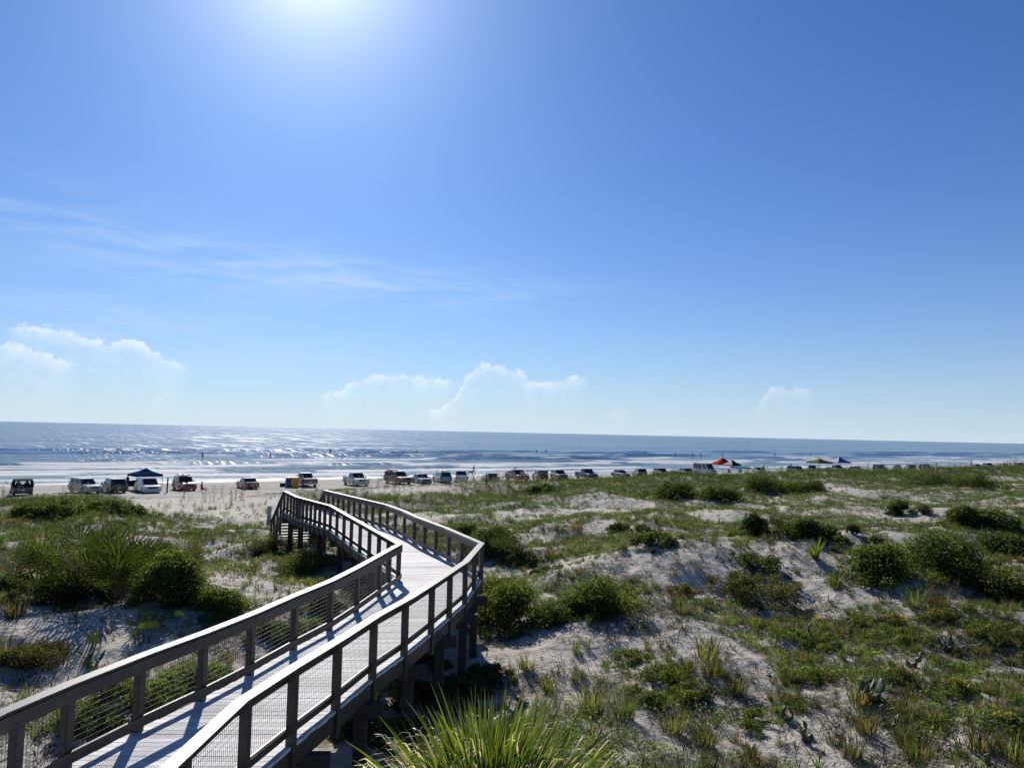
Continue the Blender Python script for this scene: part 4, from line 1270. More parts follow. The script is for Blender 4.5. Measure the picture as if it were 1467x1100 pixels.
def scatter(name, temps, pts, scl, tint, mat, label=None, kind='stuff', zsq=None):
    n = len(pts); which = rng.integers(0, len(temps), n); rot = rng.random(n) * 2 * np.pi
    VV = []; FF = []; TC = []; base = 0
    for k, (tv, tf, tg) in enumerate(temps):
        idx = np.nonzero(which == k)[0]
        if not len(idx): continue
        c, s = np.cos(rot[idx])[:, None], np.sin(rot[idx])[:, None]
        x = tv[None, :, 0] * c - tv[None, :, 1] * s; y = tv[None, :, 0] * s + tv[None, :, 1] * c
        z = np.repeat(tv[None, :, 2], len(idx), 0)
        sv = scl[idx][:, None]
        P = np.stack([x * sv, y * sv, z * sv * (1 if zsq is None else zsq[idx][:, None])], 2) + pts[idx][:, None, :]
        VV.append(P.reshape(-1, 3)); m = tv.shape[0]
        FF.append((tf[None] + (np.arange(len(idx)) * m)[:, None, None]).reshape(-1, 3) + base); base += len(idx) * m
        TC.append((tint[idx][:, None, :] * tg[None, :, None]).reshape(-1, 3))
    o = npmesh(name, np.concatenate(VV), np.concatenate(FF), mat, tint=np.concatenate(TC))
    tag(o, label, None, None, kind)
    return o


def inview(x, y, m=5.0): return (y > 2.5) & (np.abs(x) < .74 * y + m)


# keep the boardwalk clear of plants growing through the boards
_AX = np.array([tuple(walk(A, f).lerp(walk(B, f), .5)) for A, B in ((Lp, Rp), (LFp, RFp)) for f in np.linspace(0, 1, 40)])


def off_walk(x, y, r=1.35):
    d = np.full(len(x), 9e9)
    for ax, ay in _AX: d = np.minimum(d, (x - ax) ** 2 + (y - ay) ** 2)
    return d > r * r


def pts_in(n, x0, x1, y0, y1, fn=None):
    x = rng.uniform(x0, x1, n); y = rng.uniform(y0, y1, n)
    k = inview(x, y)
    x, y = x[k], y[k]
    if fn is not None:
        k = rng.random(len(x)) < fn(x, y); x, y = x[k], y[k]
    return x, y


def P3(x, y, dz=-.01): return np.c_[x, y, height(x, y) + dz]


def tints(n, mixd):
    ks = list(mixd); p = np.array([mixd[k] for k in ks], float); p /= p.sum()
    w = rng.choice(len(ks), n, p=p); o = np.zeros((n, 3))
    for i, k in enumerate(ks):
        q = w == i; o[q] = pick(rng, k, q.sum())
    return o


def tint_map(x, y, A, B, sc_=4.0, seed=300):
    """patches of plant kind A and B"""
    f = sstep(.42, .58, fbm(x, y, sc_, 2, seed)); u = rng.random(len(x)) < f
    a = tints(len(x), A); b = tints(len(x), B)
    return np.where(u[:, None], a, b)


r0 = np.random.default_rng(5)
# --- near ground: low tufts, creepers and dead runners (out to about 46 m)
near_t = [T_blades(r0, 26, .30, .07, .011, .5, .9) for _ in range(5)] + [T_blades(r0, 34, .42, .09, .011, .35, .8) for _ in range(3)]
x, y = pts_in(95000, -34, 38, 7, 50, lambda x, y: (.06 + cover(x, y) * .75 * sstep(.34, .60, fbm(x, y, 1.5, 2, 305))) * (1 - .35 * sstep(25, 45, y)))
k = off_walk(x, y, 1.2); x, y = x[k], y[k]
tn = tint_map(x, y, {'olive': 3, 'green': 3, 'straw': .4, 'brown': .6}, {'olive': 3, 'straw': .6, 'brown': 1.6, 'green': 2, 'grey': 1}, 3.5)
scatter('dune_grass', near_t, P3(x, y), rng.uniform(.45, 1.15, len(x)), tn, BLADE, 'thin short dune grass scattered over the near sand')
near_l = [T_leaves(r0, 40, .24, .12, .042) for _ in range(5)] + [T_leaves(r0, 56, .32, .17, .05, .7) for _ in range(3)]
x, y = pts_in(80000, -34, 38, 7, 50, lambda x, y: sstep(.3, .7, cover(x, y)) * sstep(.40, .56, fbm(x, y, 1.7, 3, 310)) * .8)
k = off_walk(x, y, 1.2); x, y = x[k], y[k]
tn = tint_map(x, y, {'green': 4, 'lime': 1.2, 'sea': 1}, {'green': 3, 'sea': 2, 'olive': 2, 'grey': 1.5}, 3.0, 320)
scatter('ground_cover', near_l, P3(x, y), rng.uniform(.6, 1.35, len(x)), tn, COVER, 'low leafy creeping plants in green patches on the near sand')
tw = [T_twigs(r0, 10, .35) for _ in range(5)] + [T_blades(r0, 16, .34, .12, .015, 1.25, .5) for _ in range(3)]
x, y = pts_in(60000, -34, 38, 7, 46, lambda x, y: .16 + .25 * cover(x, y) + .45 * sstep(.47, .6, fbm(x, y, 1.3, 2, 330)))
k = off_walk(x, y, 1.1); x, y = x[k], y[k]
scatter('dead_runners', tw, P3(x, y, .0), rng.uniform(.5, 1.3, len(x)), tints(len(x), {'brown': 4, 'straw': .5, 'grey': 1}) * .5, DRYM, 'dead stalks and dark runners lying on the sand')

# --- far dunes: tall grass that thickens into the foredune
far_t = [T_blades(r0, 18, .62, .30, .022, .40, .55) for _ in range(5)] + [T_blades(r0, 16, .85, .30, .022, .25, .5) for _ in range(3)]


def fgrass(x, y):
    s, t = st(x, y); return cover(x, y) * sstep(44, 56, s) * (1 - .62 * sstep(70, 190, np.hypot(x, y)))


x, y = pts_in(520000, -75, 250, 38, 300, lambda x, y: fgrass(x, y) * .95)
tn = tint_map(x, y, {'dark': 3, 'sea': 2, 'green': 2, 'olive': .6}, {'olive': 2, 'green': 2, 'straw': .3, 'sea': 2, 'dark': 1.5, 'brown': .3}, 9, 340) * .85
s_, t_ = st(x, y)
sc_ = rng.uniform(.5, 1.0, len(x)) * (.8 + .3 * sstep(56, 66, s_)) * (1 + .5 * sstep(80, 200, np.hypot(x, y))) * (1 - (.6 - .55 * sstep(40, 70, t_)) * sstep(62, 72, s_))
scatter('tall_dune_grass', far_t, P3(x, y, -.03), sc_, tn, BLADE, 'dense tall green grass over the dunes before the beach')
mid_t = [T_blades(r0, 14, .40, .16, .018, .5, .7) for _ in range(5)] + [T_leaves(r0, 22, .32, .22, .09) for _ in range(3)]
x, y = pts_in(170000, -55, 110, 36, 130, lambda x, y: (.05 + cover(x, y)) * (1 - sstep(52, 60, st(x, y)[0])) * .95 * (1 - sstep(74, 80, s_eff(x, y))))
k = off_walk(x, y, 1.3); x, y = x[k], y[k]
tn = tint_map(x, y, {'green': 3, 'sea': 2, 'dark': 2, 'olive': 1}, {'olive': 3, 'straw': .5, 'brown': 1.2, 'grey': 1.2, 'green': 1.5, 'dark': 1.5}, 6, 350)
scatter('dune_scrub', mid_t, P3(x, y, -.02), rng.uniform(.6, 1.35, len(x)), tn, BLADE, 'patchy low scrub and grass on the middle dunes')


# sea oats: tall stalks with nodding seed heads along the beach side
def T_oats(r, n):
    Vs = []; Fs = []; Gs = []; b = 0
    for i in range(n):
        a = r.random() * 6.28; q = np.array([math.cos(a), math.sin(a), 0]) * r.random() * .3; h = 1.0 + .6 * r.random(); lean = r.normal(size=2) * .12
        p0 = q; p1 = q + [lean[0] * .5, lean[1] * .5, h * .6]; p2 = q + [lean[0] * 1.6, lean[1] * 1.6, h]
        w = np.array([-math.sin(a), math.cos(a), 0]) * .016
        Vs.append(np.array([p0 - w, p0 + w, p1 - w, p1 + w, p2])); Fs.append(np.array([[0, 1, 3], [0, 3, 2], [2, 3, 4]]) + b); b += 5; Gs.append(np.full(5, .8))
        dirx = np.array([lean[0], lean[1], 0]); dirx = dirx / (np.linalg.norm(dirx) + 1e-6)
        for k_ in range(5):
            c = p2 + dirx * .05 * k_ + np.array([0, 0, -.012 * k_ * k_ - .02]) + r.normal(size=3) * .012
            s = .085; e = r.normal(size=3); e /= np.linalg.norm(e); f = np.cross(e, [0, 0, 1.0]); f /= np.linalg.norm(f) + 1e-6
            Vs.append(np.array([c - f * s * .35, c + f * s * .35, c + dirx * s * .8 + [0, 0, -s], c + [0, 0, s * .8]])); Fs.append(np.array([[0, 1, 2], [0, 1, 3]]) + b); b += 4; Gs.append(np.full(4, 1.1))
    return np.concatenate(Vs), np.concatenate(Fs), np.concatenate(Gs)


oat = [T_oats(r0, 5) for _ in range(6)]
x, y = pts_in(26000, -75, 240, 45, 290, lambda x, y: sstep(64, 70, st(x, y)[0]) * (1 - sstep(77, 83, s_eff(x, y))) * sstep(.42, .62, fbm(x, y, 7, 2, 360)) * .8 + .02 * sstep(50, 60, st(x, y)[0]) * (1 - sstep(76, 80, s_eff(x, y))))
scatter('sea_oats', oat, P3(x, y), rng.uniform(.6, 1.05, len(x)) * (1 + .3 * sstep(90, 200, y)), tints(len(x), {'straw': 3, 'olive': 1.2}), DRYM, 'straw-coloured sea oats with nodding seed heads along the beach edge')


# --- individual plants
def px_size(p, n): return n * math.hypot(p.x, p.y) / FPX


STEM = wood('shrub_stem', (.10, .08, .06), .8)


def bush(px, py, wpx, hpx, label, pal=('dark', 'green'), leaf=.075, dens=1.0, depth=.8, name='shrub', cat='shrub', flower=None, sunlit_top=.42, lumps=None):
    g = ground(px, py); w = px_size(g, wpx); h = px_size(g, hpx) * .82; r = np.random.default_rng(int(px * 13 + py))
    g = g + Vector((g.x, g.y, 0)).normalized() * (w * depth * .35); g.z = hz(g.x, g.y)
    root = empty(name, g); tag(root, label, cat)
    view = math.atan2(g.x, g.y)
    m_ = lumps or int(9 + 5 * w); A = w * .5; B = A * depth
    cs = []
    for i in range(m_):
        a = r.random() * 6.283; q = math.sqrt(r.random()) * .78; zz = (1 - q * q) ** .5
        rr = min(h * .40, A * .40) * (.45 + .9 * r.random())
        cs.append((math.cos(a) * q * A, math.sin(a) * q * B, max(rr * .35, (h - rr) * zz * (.30 + .75 * r.random())), rr))
    cs.append((r.normal() * A * .1, 0, h * .60, h * .34))
    for i in range(int(m_ * .7)):
        a = r.random() * 6.283; q = .85 + .45 * r.random(); rr = h * (.10 + .16 * r.random())
        cs.append((math.cos(a) * q * A, math.sin(a) * q * B, rr * .5, rr))
    area = sum(c[3] ** 2 for c in cs) * 9
    n = int(min(9000, max(350, area / (leaf * leaf * .5) * 1.25 * dens)))
    cc = np.array(cs); pr = cc[:, 3] ** 2; li = r.choice(len(cc), n, p=pr / pr.sum())
    d = r.normal(size=(n, 3)); d[:, 2] = d[:, 2] + .35; d /= np.linalg.norm(d, axis=1, keepdims=True)
    rad = cc[li, 3] * (.45 + .65 * r.random(n) ** .5) * (1 + .14 * r.normal(size=n))
    C = cc[li, :3] + d * rad[:, None] * [1, 1, .85]
    C[:, 2] = np.where(C[:, 2] < .02, .02 + r.random(n) * .12 * h, C[:, 2])
    V, F = leaf_quads(r, C, d, leaf, .62, .55)
    lt = pick(r, pal[0], len(cc)); lu = pick(r, pal[1], len(cc)); kk = (r.random(n) * .6 + .5 * (C[:, 2] / h) * sunlit_top * 2).clip(0, 1)[:, None]  # second palette grows with height, painting sunlit tops into the leaf colour
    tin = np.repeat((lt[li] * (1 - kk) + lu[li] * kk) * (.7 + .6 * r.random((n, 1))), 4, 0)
    c, s = math.cos(-view), math.sin(-view)
    V = np.c_[V[:, 0] * c - V[:, 1] * s, V[:, 0] * s + V[:, 1] * c, V[:, 2]]
    # follow the slope of the ground
    V[:, 2] += np.clip(height(V[:, 0] + g.x, V[:, 1] + g.y, False) - float(height(np.array([g.x]), np.array([g.y]), False)[0]), -.8, .8) * .9
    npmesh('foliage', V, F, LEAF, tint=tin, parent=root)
    mb = MB()
    for cxx in cs[:8]:
        e = Vector((cxx[0] * c - cxx[1] * s, cxx[0] * s + cxx[1] * c, cxx[2])); mb.tube([(0, 0, -.1), e * .5 + Vector((0, 0, .04)), e], [.03, .022, .01], 5)
    for q in range(int(6 + 5 * w)):
        k_ = r.integers(0, min(8, len(cc))); dv = r.normal(size=3); dv[2] = abs(dv[2]) + .3; dv /= np.linalg.norm(dv)
        pt = cc[k_, :3]; pt = Vector((pt[0] * c - pt[1] * s, pt[0] * s + pt[1] * c, pt[2])); e = pt + Vector(dv) * float(cc[k_, 3] * r.uniform(1.0, 1.45))
        mb.tube([pt, (pt + e) / 2 + Vector(r.normal(size=3) * .02), e], [.012, .008, .004], 4)
    mb.build('stem', STEM, root)
    if flower is not None:
        nf = int(24 + 26 * w); k = r.choice(np.nonzero(C[:, 2] > h * .35)[0], nf); P = C[k] + [0, 0, .05]
        P = np.c_[P[:, 0] * c - P[:, 1] * s, P[:, 0] * s + P[:, 1] * c, P[:, 2]]
        Vf, Ff = leaf_quads(r, P, np.tile([0, 0, 1.0], (nf, 1)), .05, .9, .5)
        npmesh('flowers', Vf, Ff, leafmat('petal', 1.0, .4, .5, (1.1, 1.1, .8)), tint=np.tile(np.array([flower]), (len(Vf), 1)), parent=root)['kind'] = 'stuff'
    return root


def fan_palm(px, py, hpx, wpx, label, pal='dark', pal2='green', nf=22, name='palmetto', cat='palmetto', blades=19, dry=.08, depth=.8):
    g = ground(px, py); h = px_size(g, hpx); w = px_size(g, wpx); r = np.random.default_rng(int(px * 7 + py)); h = max(h * .74, .3)
    root = empty(name, g); tag(root, label, cat)
    Vs = []; Fs = []; Ts = []; b = 0; st_ = MB()
    for i in range(nf):
        a = r.random() * 6.283; q = math.sqrt(r.random()) * max(.02, w * .5 - h * .35); base = np.array([math.cos(a) * q, math.sin(a) * q * depth, 0.0])
        base[2] = hz(g.x + base[0], g.y + base[1]) - g.z
        la = a + r.normal() * .7; up = .45 + .95 * r.random(); pl_ = h * (.45 + .35 * r.random()) * (.7 + .3 * up)
        ax = np.array([math.cos(la) * math.cos(up), math.sin(la) * math.cos(up), math.sin(up)])
        hub = base + ax * pl_; L = h * (.40 + .22 * r.random())
        sidev = np.array([-math.sin(la), math.cos(la), 0.0]); nrm = np.cross(sidev, ax)
        st_.tube([base, (base + hub) / 2 + [0, 0, .02], hub], [.016, .012, .009], 4)
        pp = 'straw' if r.random() < dry else (pal if r.random() < .55 else pal2)
        for k in range(blades):
            th = (k / (blades - 1) - .5) * R_(250); dv = ax * math.cos(th) + sidev * math.sin(th) + nrm * (.12 + .1 * abs(th)) * (-1)
            dv = dv / np.linalg.norm(dv); wv = np.cross(dv, nrm); wv /= np.linalg.norm(wv) + 1e-9; wd = .030 * h / 1.4 + .012
            Lk = L * (1 - .25 * (abs(th) / 2.2) ** 2) * (.9 + .2 * r.random()); m1 = hub + dv * Lk * .6; tp = hub + dv * Lk + np.array([0, 0, -.10 * Lk * (.5 + r.random())])
            Vs.append(np.array([hub, m1 - wv * wd * .5, m1 + wv * wd * .5, tp])); Fs.append(np.array([[0, 1, 2], [1, 3, 2]]) + b); b += 4
            Ts.append(np.repeat(pick(r, pp, 1) * (.8 + .4 * r.random()), 4, 0))
    npmesh('fronds', np.concatenate(Vs), np.concatenate(Fs), PLEAF, tint=np.concatenate(Ts), parent=root)
    st_.build('stem', STEM, root)
    return root


def spiky(px, py, hpx, label, pal='green', n=60, name='yucca', cat='yucca', pal2='olive'):
    g = ground(px, py); h = px_size(g, hpx); r = np.random.default_rng(int(px * 3 + py))
    V, F, gg = T_blades(r, n, h * 1.15, .06 + h * .05, .03 + .015 * h, .75, .25, .45)
    o = npmesh(name, V, F, BLADE, tint=(np.repeat(np.where(r.random((n, 1)) < .7, pick(r, pal, n), pick(r, pal2, n)), 5, 0)) * gg[:, None], loc=g)
    return tag(o, label, cat)


def tuft(px, py, hpx, label, pal='brown', pal2='olive', n=110, spread=.5):
    g = ground(px, py); h = px_size(g, hpx); r = np.random.default_rng(int(px * 5 + py))
    V, F, gg = T_blades(r, n, h * 1.2, h * .35, .012 + .008 * h, .55, .7, .55)
    o = npmesh('grass_tuft', V, F, BLADE, tint=np.repeat(np.where(r.random((n, 1)) < .6, pick(r, pal, n), pick(r, pal2, n)), 5, 0) * gg[:, None], loc=g)
    return tag(o, label, 'grass tuft')


CACT = paint('prickly_pear_pad', (.055, .085, .042), .5, 0, .3, 14, 0, .4)


def cactus(px, py, hpx, label, n=9):
    g = ground(px, py); h = max(px_size(g, hpx), .25); r = random.Random(int(px * 11 + py)); mb = MB()

    def pad(base, d, nrm, L, W):
        d = d.normalized(); s = nrm.cross(d).normalized(); nrm = d.cross(s); vs = []; fs = []; rows, cols = 6, 8
        for i in range(rows + 1):
            u = i / rows; wd = W * .5 * math.sin(math.pi * min(1, .06 + .94 * u) ** .8) if 0 < u < 1 else .01
            for k in range(cols):
                a = 2 * math.pi * k / cols; vs.append(base + d * (L * u) + s * wd * math.cos(a) + nrm * min(wd, .022) * math.sin(a))
        for i in range(rows):
            for k in range(cols): fs.append((i * cols + k, i * cols + (k + 1) % cols, (i + 1) * cols + (k + 1) % cols, (i + 1) * cols + k))
        mb.add(vs, fs)
        return base + d * L * .93
    lvl = []; mb.tube([(0, 0, -.08), (0, 0, -.02), (0, 0, .05)], [.07 * h / .5 + .02, .08 * h / .5 + .02, .03], 8)
    for i in range(n):
        ang = r.random() * 6.28
        if i < n * .45 or not lvl:
            b = Vector((math.cos(ang) * .05, math.sin(ang) * .05, -.03)) * (h / .5)
        else: b = r.choice(lvl)
        d = Vector((math.cos(ang) * .6, math.sin(ang) * .6, 1)); L = h * r.uniform(.38, .52)
        nn = Vector((r.uniform(-1, 1), r.uniform(-1, 1), .1)).normalized()
        if abs(nn.dot(d.normalized())) > .8: nn = Vector((0, 1, 0))
        lvl.append(pad(b, d, nn, L, L * .72))
    o = mb.build('prickly_pear', CACT, smooth=True, loc=g)
    return tag(o, label, 'cactus')


# large shrubs
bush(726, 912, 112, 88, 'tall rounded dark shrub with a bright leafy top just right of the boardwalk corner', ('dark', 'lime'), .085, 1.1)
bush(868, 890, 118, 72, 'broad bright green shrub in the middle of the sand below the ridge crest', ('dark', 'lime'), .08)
bush(806, 892, 95, 42, 'low ragged shrub joining the left side of the broad bright shrub', ('dark', 'green'), .07)
bush(720, 850, 70, 30, 'yellowish low shrub between the boardwalk corner and the bare sand', ('olive', 'lime'), .06, .8)
bush(706, 800, 78, 50, 'dark shrub with a spiky outline behind the boardwalk corner', ('dark', 'green'), .09)
bush(660, 770, 46, 26, 'leafy shrub peeping over the far rail left of the corner', ('dark', 'lime'), .08)
bush(745, 812, 60, 24, 'low dark green shrub right of the boardwalk corner, in front of the dark spiky one', ('dark', 'green'), .07)
bush(780, 820, 60, 14, 'flat dark green mat in front of the sandy ridge', ('dark', 'olive'), .05)
bush(936, 789, 78, 24, 'small domed shrub sitting on the crest of the sandy ridge', ('dark', 'green'), .08)
bush(886, 762, 32, 17, 'small shrub on the sand above the ridge, leftmost of a pair', ('dark', 'green'), .08)
bush(921, 765, 34, 18, 'small shrub on the sand above the ridge, right of a pair', ('dark', 'green'), .08)
bush(1077, 768, 42, 38, 'round near-black shrub standing alone behind the ridge', ('dark', 'dark'), .10)
bush(1160, 772, 70, 36, 'wide dark shrub behind the ridge with a paler right end', ('dark', 'green'), .10)
bush(1268, 836, 104, 54, 'large domed dark shrub on the slope with yellowish sunlit leaves along its top', ('dark', 'lime'), .10)
bush(1372, 836, 112, 66, 'largest shrub on the right slope, its left flank pale green', ('dark', 'green'), .10)
bush(1440, 862, 60, 40, 'dark low shrub at the foot of the largest shrub on the right slope', ('dark', 'olive'), .10)
bush(1440, 800, 66, 38, 'leafy shrub on the ridge at the right edge', ('dark', 'green'), .10)
bush(1382, 757, 46, 34, 'dark upright shrub behind the right ridge, left of a rounder one', ('dark', 'green'), .12)
bush(1428, 758, 52, 28, 'rounded greyish shrub behind the right ridge near the edge', ('dark', 'sea'), .12)
bush(1200, 786, 48, 17, 'small low shrub on the sandy path left of the large domed shrub', ('dark', 'green'), .08)
bush(1252, 782, 28, 12, 'tiny dark shrub on the sandy path', ('dark', 'green'), .08)
bush(1288, 739, 28, 24, 'small dark shrub standing on the far white sand', ('dark', 'dark'), .12)
bush(1322, 738, 24, 18, 'small wispy shrub on the far white sand', ('grey', 'sea'), .10, .5)
bush(1222, 764, 18, 15, 'tiny round shrub in front of the far white sand', ('dark', 'dark'), .10)
bush(1090, 830, 80, 24, 'leafy patch halfway up the shaded ridge slope', ('dark', 'green'), .07)
bush(1085, 870, 110, 34, 'brownish green low shrub at the foot of the ridge slope', ('brown', 'green'), .06, .7)
bush(985, 862, 70, 26, 'dry brown low shrub on the ridge slope left of centre', ('brown', 'olive'), .05, .6)
# shrubs on the far dunes
for q in [(962, 716, 78, 30, 'dark shrub bank on the far dune, below the camper van'), (1030, 718, 78, 26, 'dark shrub bank on the far dune, below the turquoise canopy'),
          (1092, 706, 60, 28, 'tall grassy dark shrub on the far dune right of the dark bank'), (1150, 706, 60, 22, 'dark shrub on the far dune beside a sandy streak'),
          (1325, 696, 80, 24, 'dark green shrub bank on the far dune at the right'), (1402, 700, 60, 22, 'dark shrub on the far dune near the right edge'),
          (775, 708, 60, 16, 'dark low shrub on the grassy far dune left of centre'), (70, 742, 90, 26, 'dark shrub in the tall grass on the left dune'), (170, 738, 80, 20, 'grassy dark shrub on the left dune below the white minivan')]:
    bush(*q, ('dark', 'green'), .13, .8)
# left side shrubs
bush(240, 866, 84, 84, 'dark shrub beside the palmettos with yellow-green leaves on its right', ('dark', 'lime'), .09, 1.1)
bush(308, 885, 66, 44, 'lighter green shrub at the right foot of the dark palmetto thicket', ('green', 'lime'), .07)
bush(120, 862, 120, 50, 'black-green undergrowth filling the base of the palmetto thicket', ('dark', 'dark'), .10)
bush(34, 957, 44, 26, 'small bright green shrub on the left sand near the picture edge', ('green', 'lime'), .045)
bush(60, 960, 80, 30, 'dark wiry shrub behind the small bright green one on the left sand', ('brown', 'dark'), .045, .6)
bush(6, 845, 44, 26, 'yellow-green leafy shrub at the left picture edge', ('green', 'lime'), .06)
bush(285, 1000, 110, 46, 'bright green leafy mat behind the wire rail, nearest the palmettos', ('green', 'lime'), .06)
bush(190, 1035, 120, 56, 'bright green leafy mat seen through the wire of the left rail', ('green', 'lime'), .06)
bush(120, 1070, 90, 40, 'dark green leafy mat behind the left rail near the picture corner', ('dark', 'green'), .06)
bush(400, 925, 80, 34, 'dark green shrub behind the left rail, middle of the near stretch', ('dark', 'green'), .06)
bush(462, 880, 60, 34, 'leafy shrub behind the left rail just before its bend', ('dark', 'lime'), .06)
bush(500, 840, 60, 24, 'dark shrub in the shade below the bend of the left rail', ('dark', 'green'), .07)
bush(440, 822, 80, 40, 'olive green bush below the far stretch of the left rail', ('olive', 'green'), .06)
bush(390, 795, 70, 30, 'grassy olive bush left of the far rail', ('olive', 'sea'), .06, .7)
bush(430, 770, 60, 24, 'dark bush hiding the foot of the boardwalk steps', ('dark', 'sea'), .08, .8)
bush(558, 985, 44, 34, 'small leafy shrub below the near edge of the boardwalk', ('dark', 'green'), .05)
bush(515, 1062, 70, 46, 'pale-leaved shrub under the boardwalk at the bottom of the picture', ('green', 'grey'), .05)
bush(672, 880, 46, 50, 'grey-leaved twiggy shrub against the boardwalk corner', ('grey', 'grey'), .05, .5)
bush(610, 1010, 90, 36, 'dark undergrowth in the shade right of the boardwalk', ('dark', 'dark'), .06)
bush(655, 1000, 90, 40, 'black-green thicket in the shade behind the big bladed palm', ('dark', 'dark'), .07)
bush(575, 1075, 80, 50, 'dark leafy thicket between the boardwalk and the big bladed palm', ('dark', 'green'), .06)
bush(700, 985, 80, 30, 'low dark growth in the boardwalk shadow', ('dark', 'green'), .05)
bush(600, 965, 70, 50, 'dark shrub round the second pair of boardwalk legs from the bend', ('dark', 'green'), .06)
bush(498, 800, 40, 26, 'small dark shrub under the far stretch of the boardwalk', ('dark', 'dark'), .06)
# near right creepers that stand out as clumps
for q in [(905, 955, 62, 26, 'bright green leafy clump on the sand right of the boardwalk shadow'), (955, 985, 80, 32, 'leafy green clump in the middle of the near slope'), (925, 1010, 60, 28, 'green clump of round leaves above the big bladed palm'),
          (1000, 1015, 90, 30, 'wide green leafy clump left of the cactus patch'), (1075, 1050, 90, 26, 'flat bright green mat on the near sand'), (1160, 985, 80, 28, 'leafy green clump right of centre on the near slope'),
          (1180, 935, 90, 24, 'light green leafy patch below the ridge slope'), (1120, 925, 80, 22, 'green patch among brown stems below the ridge slope'), (1290, 925, 90, 26, 'dark green leafy patch behind the yellow flowers'),
          (1400, 920, 80, 24, 'olive leafy patch at the right behind the yellow flowers'), (1380, 1030, 90, 18, 'flat bright green mat at the lower right'), (1240, 905, 80, 22, 'green leafy patch below the large domed shrub'), (1440, 1050, 60, 26, 'grassy green clump at the lower right edge')]:
    bush(q[0], q[1], q[2] * 1.1, q[3] * .72, q[4], ('green', 'lime'), .045, .7, sunlit_top=.3, lumps=26)
YF = (.62, .44, .04)
bush(1284, 900, 44, 16, 'yellow flowering clump below the large domed shrub, leftmost of the row', ('green', 'olive'), .04, .7, name='flowering_plant', cat='flowering plant', flower=YF)
bush(1342, 897, 52, 20, 'yellow flowering clump in the middle of the upper flower row', ('green', 'olive'), .04, .7, name='flowering_plant', cat='flowering plant', flower=YF)
bush(1445, 917, 56, 22, 'yellow flowering clump near the right edge', ('olive', 'green'), .04, .7, name='flowering_plant', cat='flowering plant', flower=YF)
bush(1288, 982, 48, 26, 'orange-yellow flowering clump beside the tall cactus patch', ('olive', 'green'), .04, .7, name='flowering_plant', cat='flowering plant', flower=(.62, .34, .03))
bush(1376, 1003, 48, 22, 'yellow flowering clump alone on open sand at the lower right', ('green', 'lime'), .04, .7, name='flowering_plant', cat='flowering plant', flower=YF)
bush(1448, 1046, 40, 22, 'yellow flowering clump in the lower right corner', ('green', 'olive'), .04, .7, name='flowering_plant', cat='flowering plant', flower=YF)
bush(885, 775, 22, 10, 'small yellowish flowering clump on the sand behind the ridge', ('olive', 'lime'), .05, .7, name='flowering_plant', cat='flowering plant', flower=(.5, .42, .03))

# palmettos and yuccas
fan_palm(70, 862, 92, 120, 'dark spreading palmetto at the left end of the thicket', nf=30)
fan_palm(160, 866, 112, 90, 'tall palmetto with lit fronds in the middle of the thicket', 'green', 'dark', nf=26)
fan_palm(118, 840, 90, 80, 'palmetto at the back of the thicket, left of the tall lit one', nf=24)
fan_palm(206, 842, 84, 60, 'palmetto between the tall lit one and the dark shrub', 'dark', 'green', nf=16)
fan_palm(262, 830, 70, 50, 'palmetto rising behind the dark shrub right of the thicket', 'olive', 'green', nf=14)
fan_palm(233, 835, 66, 30, 'brownish withered palmetto behind the dark shrub', 'brown', 'olive', nf=9, dry=.4)
fan_palm(205, 910, 34, 46, 'small palmetto in the shade in front of the thicket', nf=8)
fan_palm(255, 905, 28, 40, 'small dark palmetto above the near rail', nf=7)
fan_palm(128, 935, 30, 34, 'little sprouting palmetto on the left sand slope', 'dark', 'sea', nf=5)
fan_palm(452, 796, 38, 46, 'yellow-green palmetto left of the far rail', 'lime', 'green', nf=12, dry=.2)
fan_palm(722, 800, 58, 50, 'spiky palmetto behind the shrub at the boardwalk corner', 'sea', 'dark', nf=14)
fan_palm(1126, 770, 42, 46, 'palmetto at the left of the wide dark shrub behind the ridge', 'dark', 'green', nf=12)
fan_palm(1404, 752, 30, 34, 'small palmetto between the two shrubs behind the right ridge', 'sea', 'green', nf=8)
fan_palm(640, 1000, 40, 60, 'dim palmetto in the shade behind the big bladed palm', nf=9)
spiky(1168, 800, 30, 'bright yellow-green yucca on the crest of the ridge', 'lime', 46, pal2='lime')
spiky(532, 1010, 60, 'dark spiky yucca below the boardwalk edge', 'dark', 60, pal2='dark')
spiky(575, 1020, 46, 'smaller dark spiky yucca between the boardwalk edge and the big bladed palm', 'dark', 46, pal2='sea')
# cacti
for q in [(132, 955, 34, 'prickly pear casting a shadow on the left sand slope', 9), (1246, 1003, 50, 'tallest dark prickly pear in the cactus patch at lower right', 14), (1274, 1042, 34, 'prickly pear with upright pads in front of the tallest one', 9),
          (1128, 1030, 30, 'prickly pear left of the flat green mat at the bottom', 8), (1200, 1068, 28, 'prickly pear with one tall pad near the bottom edge', 6), (1158, 1062, 30, 'prickly pear with few pads left of the tall-padded one', 6), (1356, 932, 26, 'dark prickly pear cluster behind a bleached log', 10),
          (1305, 955, 26, 'prickly pear behind the orange-yellow flowers', 8), (1240, 985, 26, 'small prickly pear left of the tallest one', 7), (1360, 1024, 20, 'single-stemmed prickly pear beside the flat bright green mat', 4), (1420, 1096, 26, 'prickly pear at the bottom edge near the right corner', 7),
          (1012, 1000, 24, 'prickly pear hidden in the leafy clump left of centre', 6), (945, 1000, 22, 'prickly pear among round leaves above the big bladed palm', 6), (1162, 915, 22, 'dark prickly pear at the foot of the ridge slope', 6)]:
    cactus(q[0], q[1], q[2] * .8, q[3], q[4])
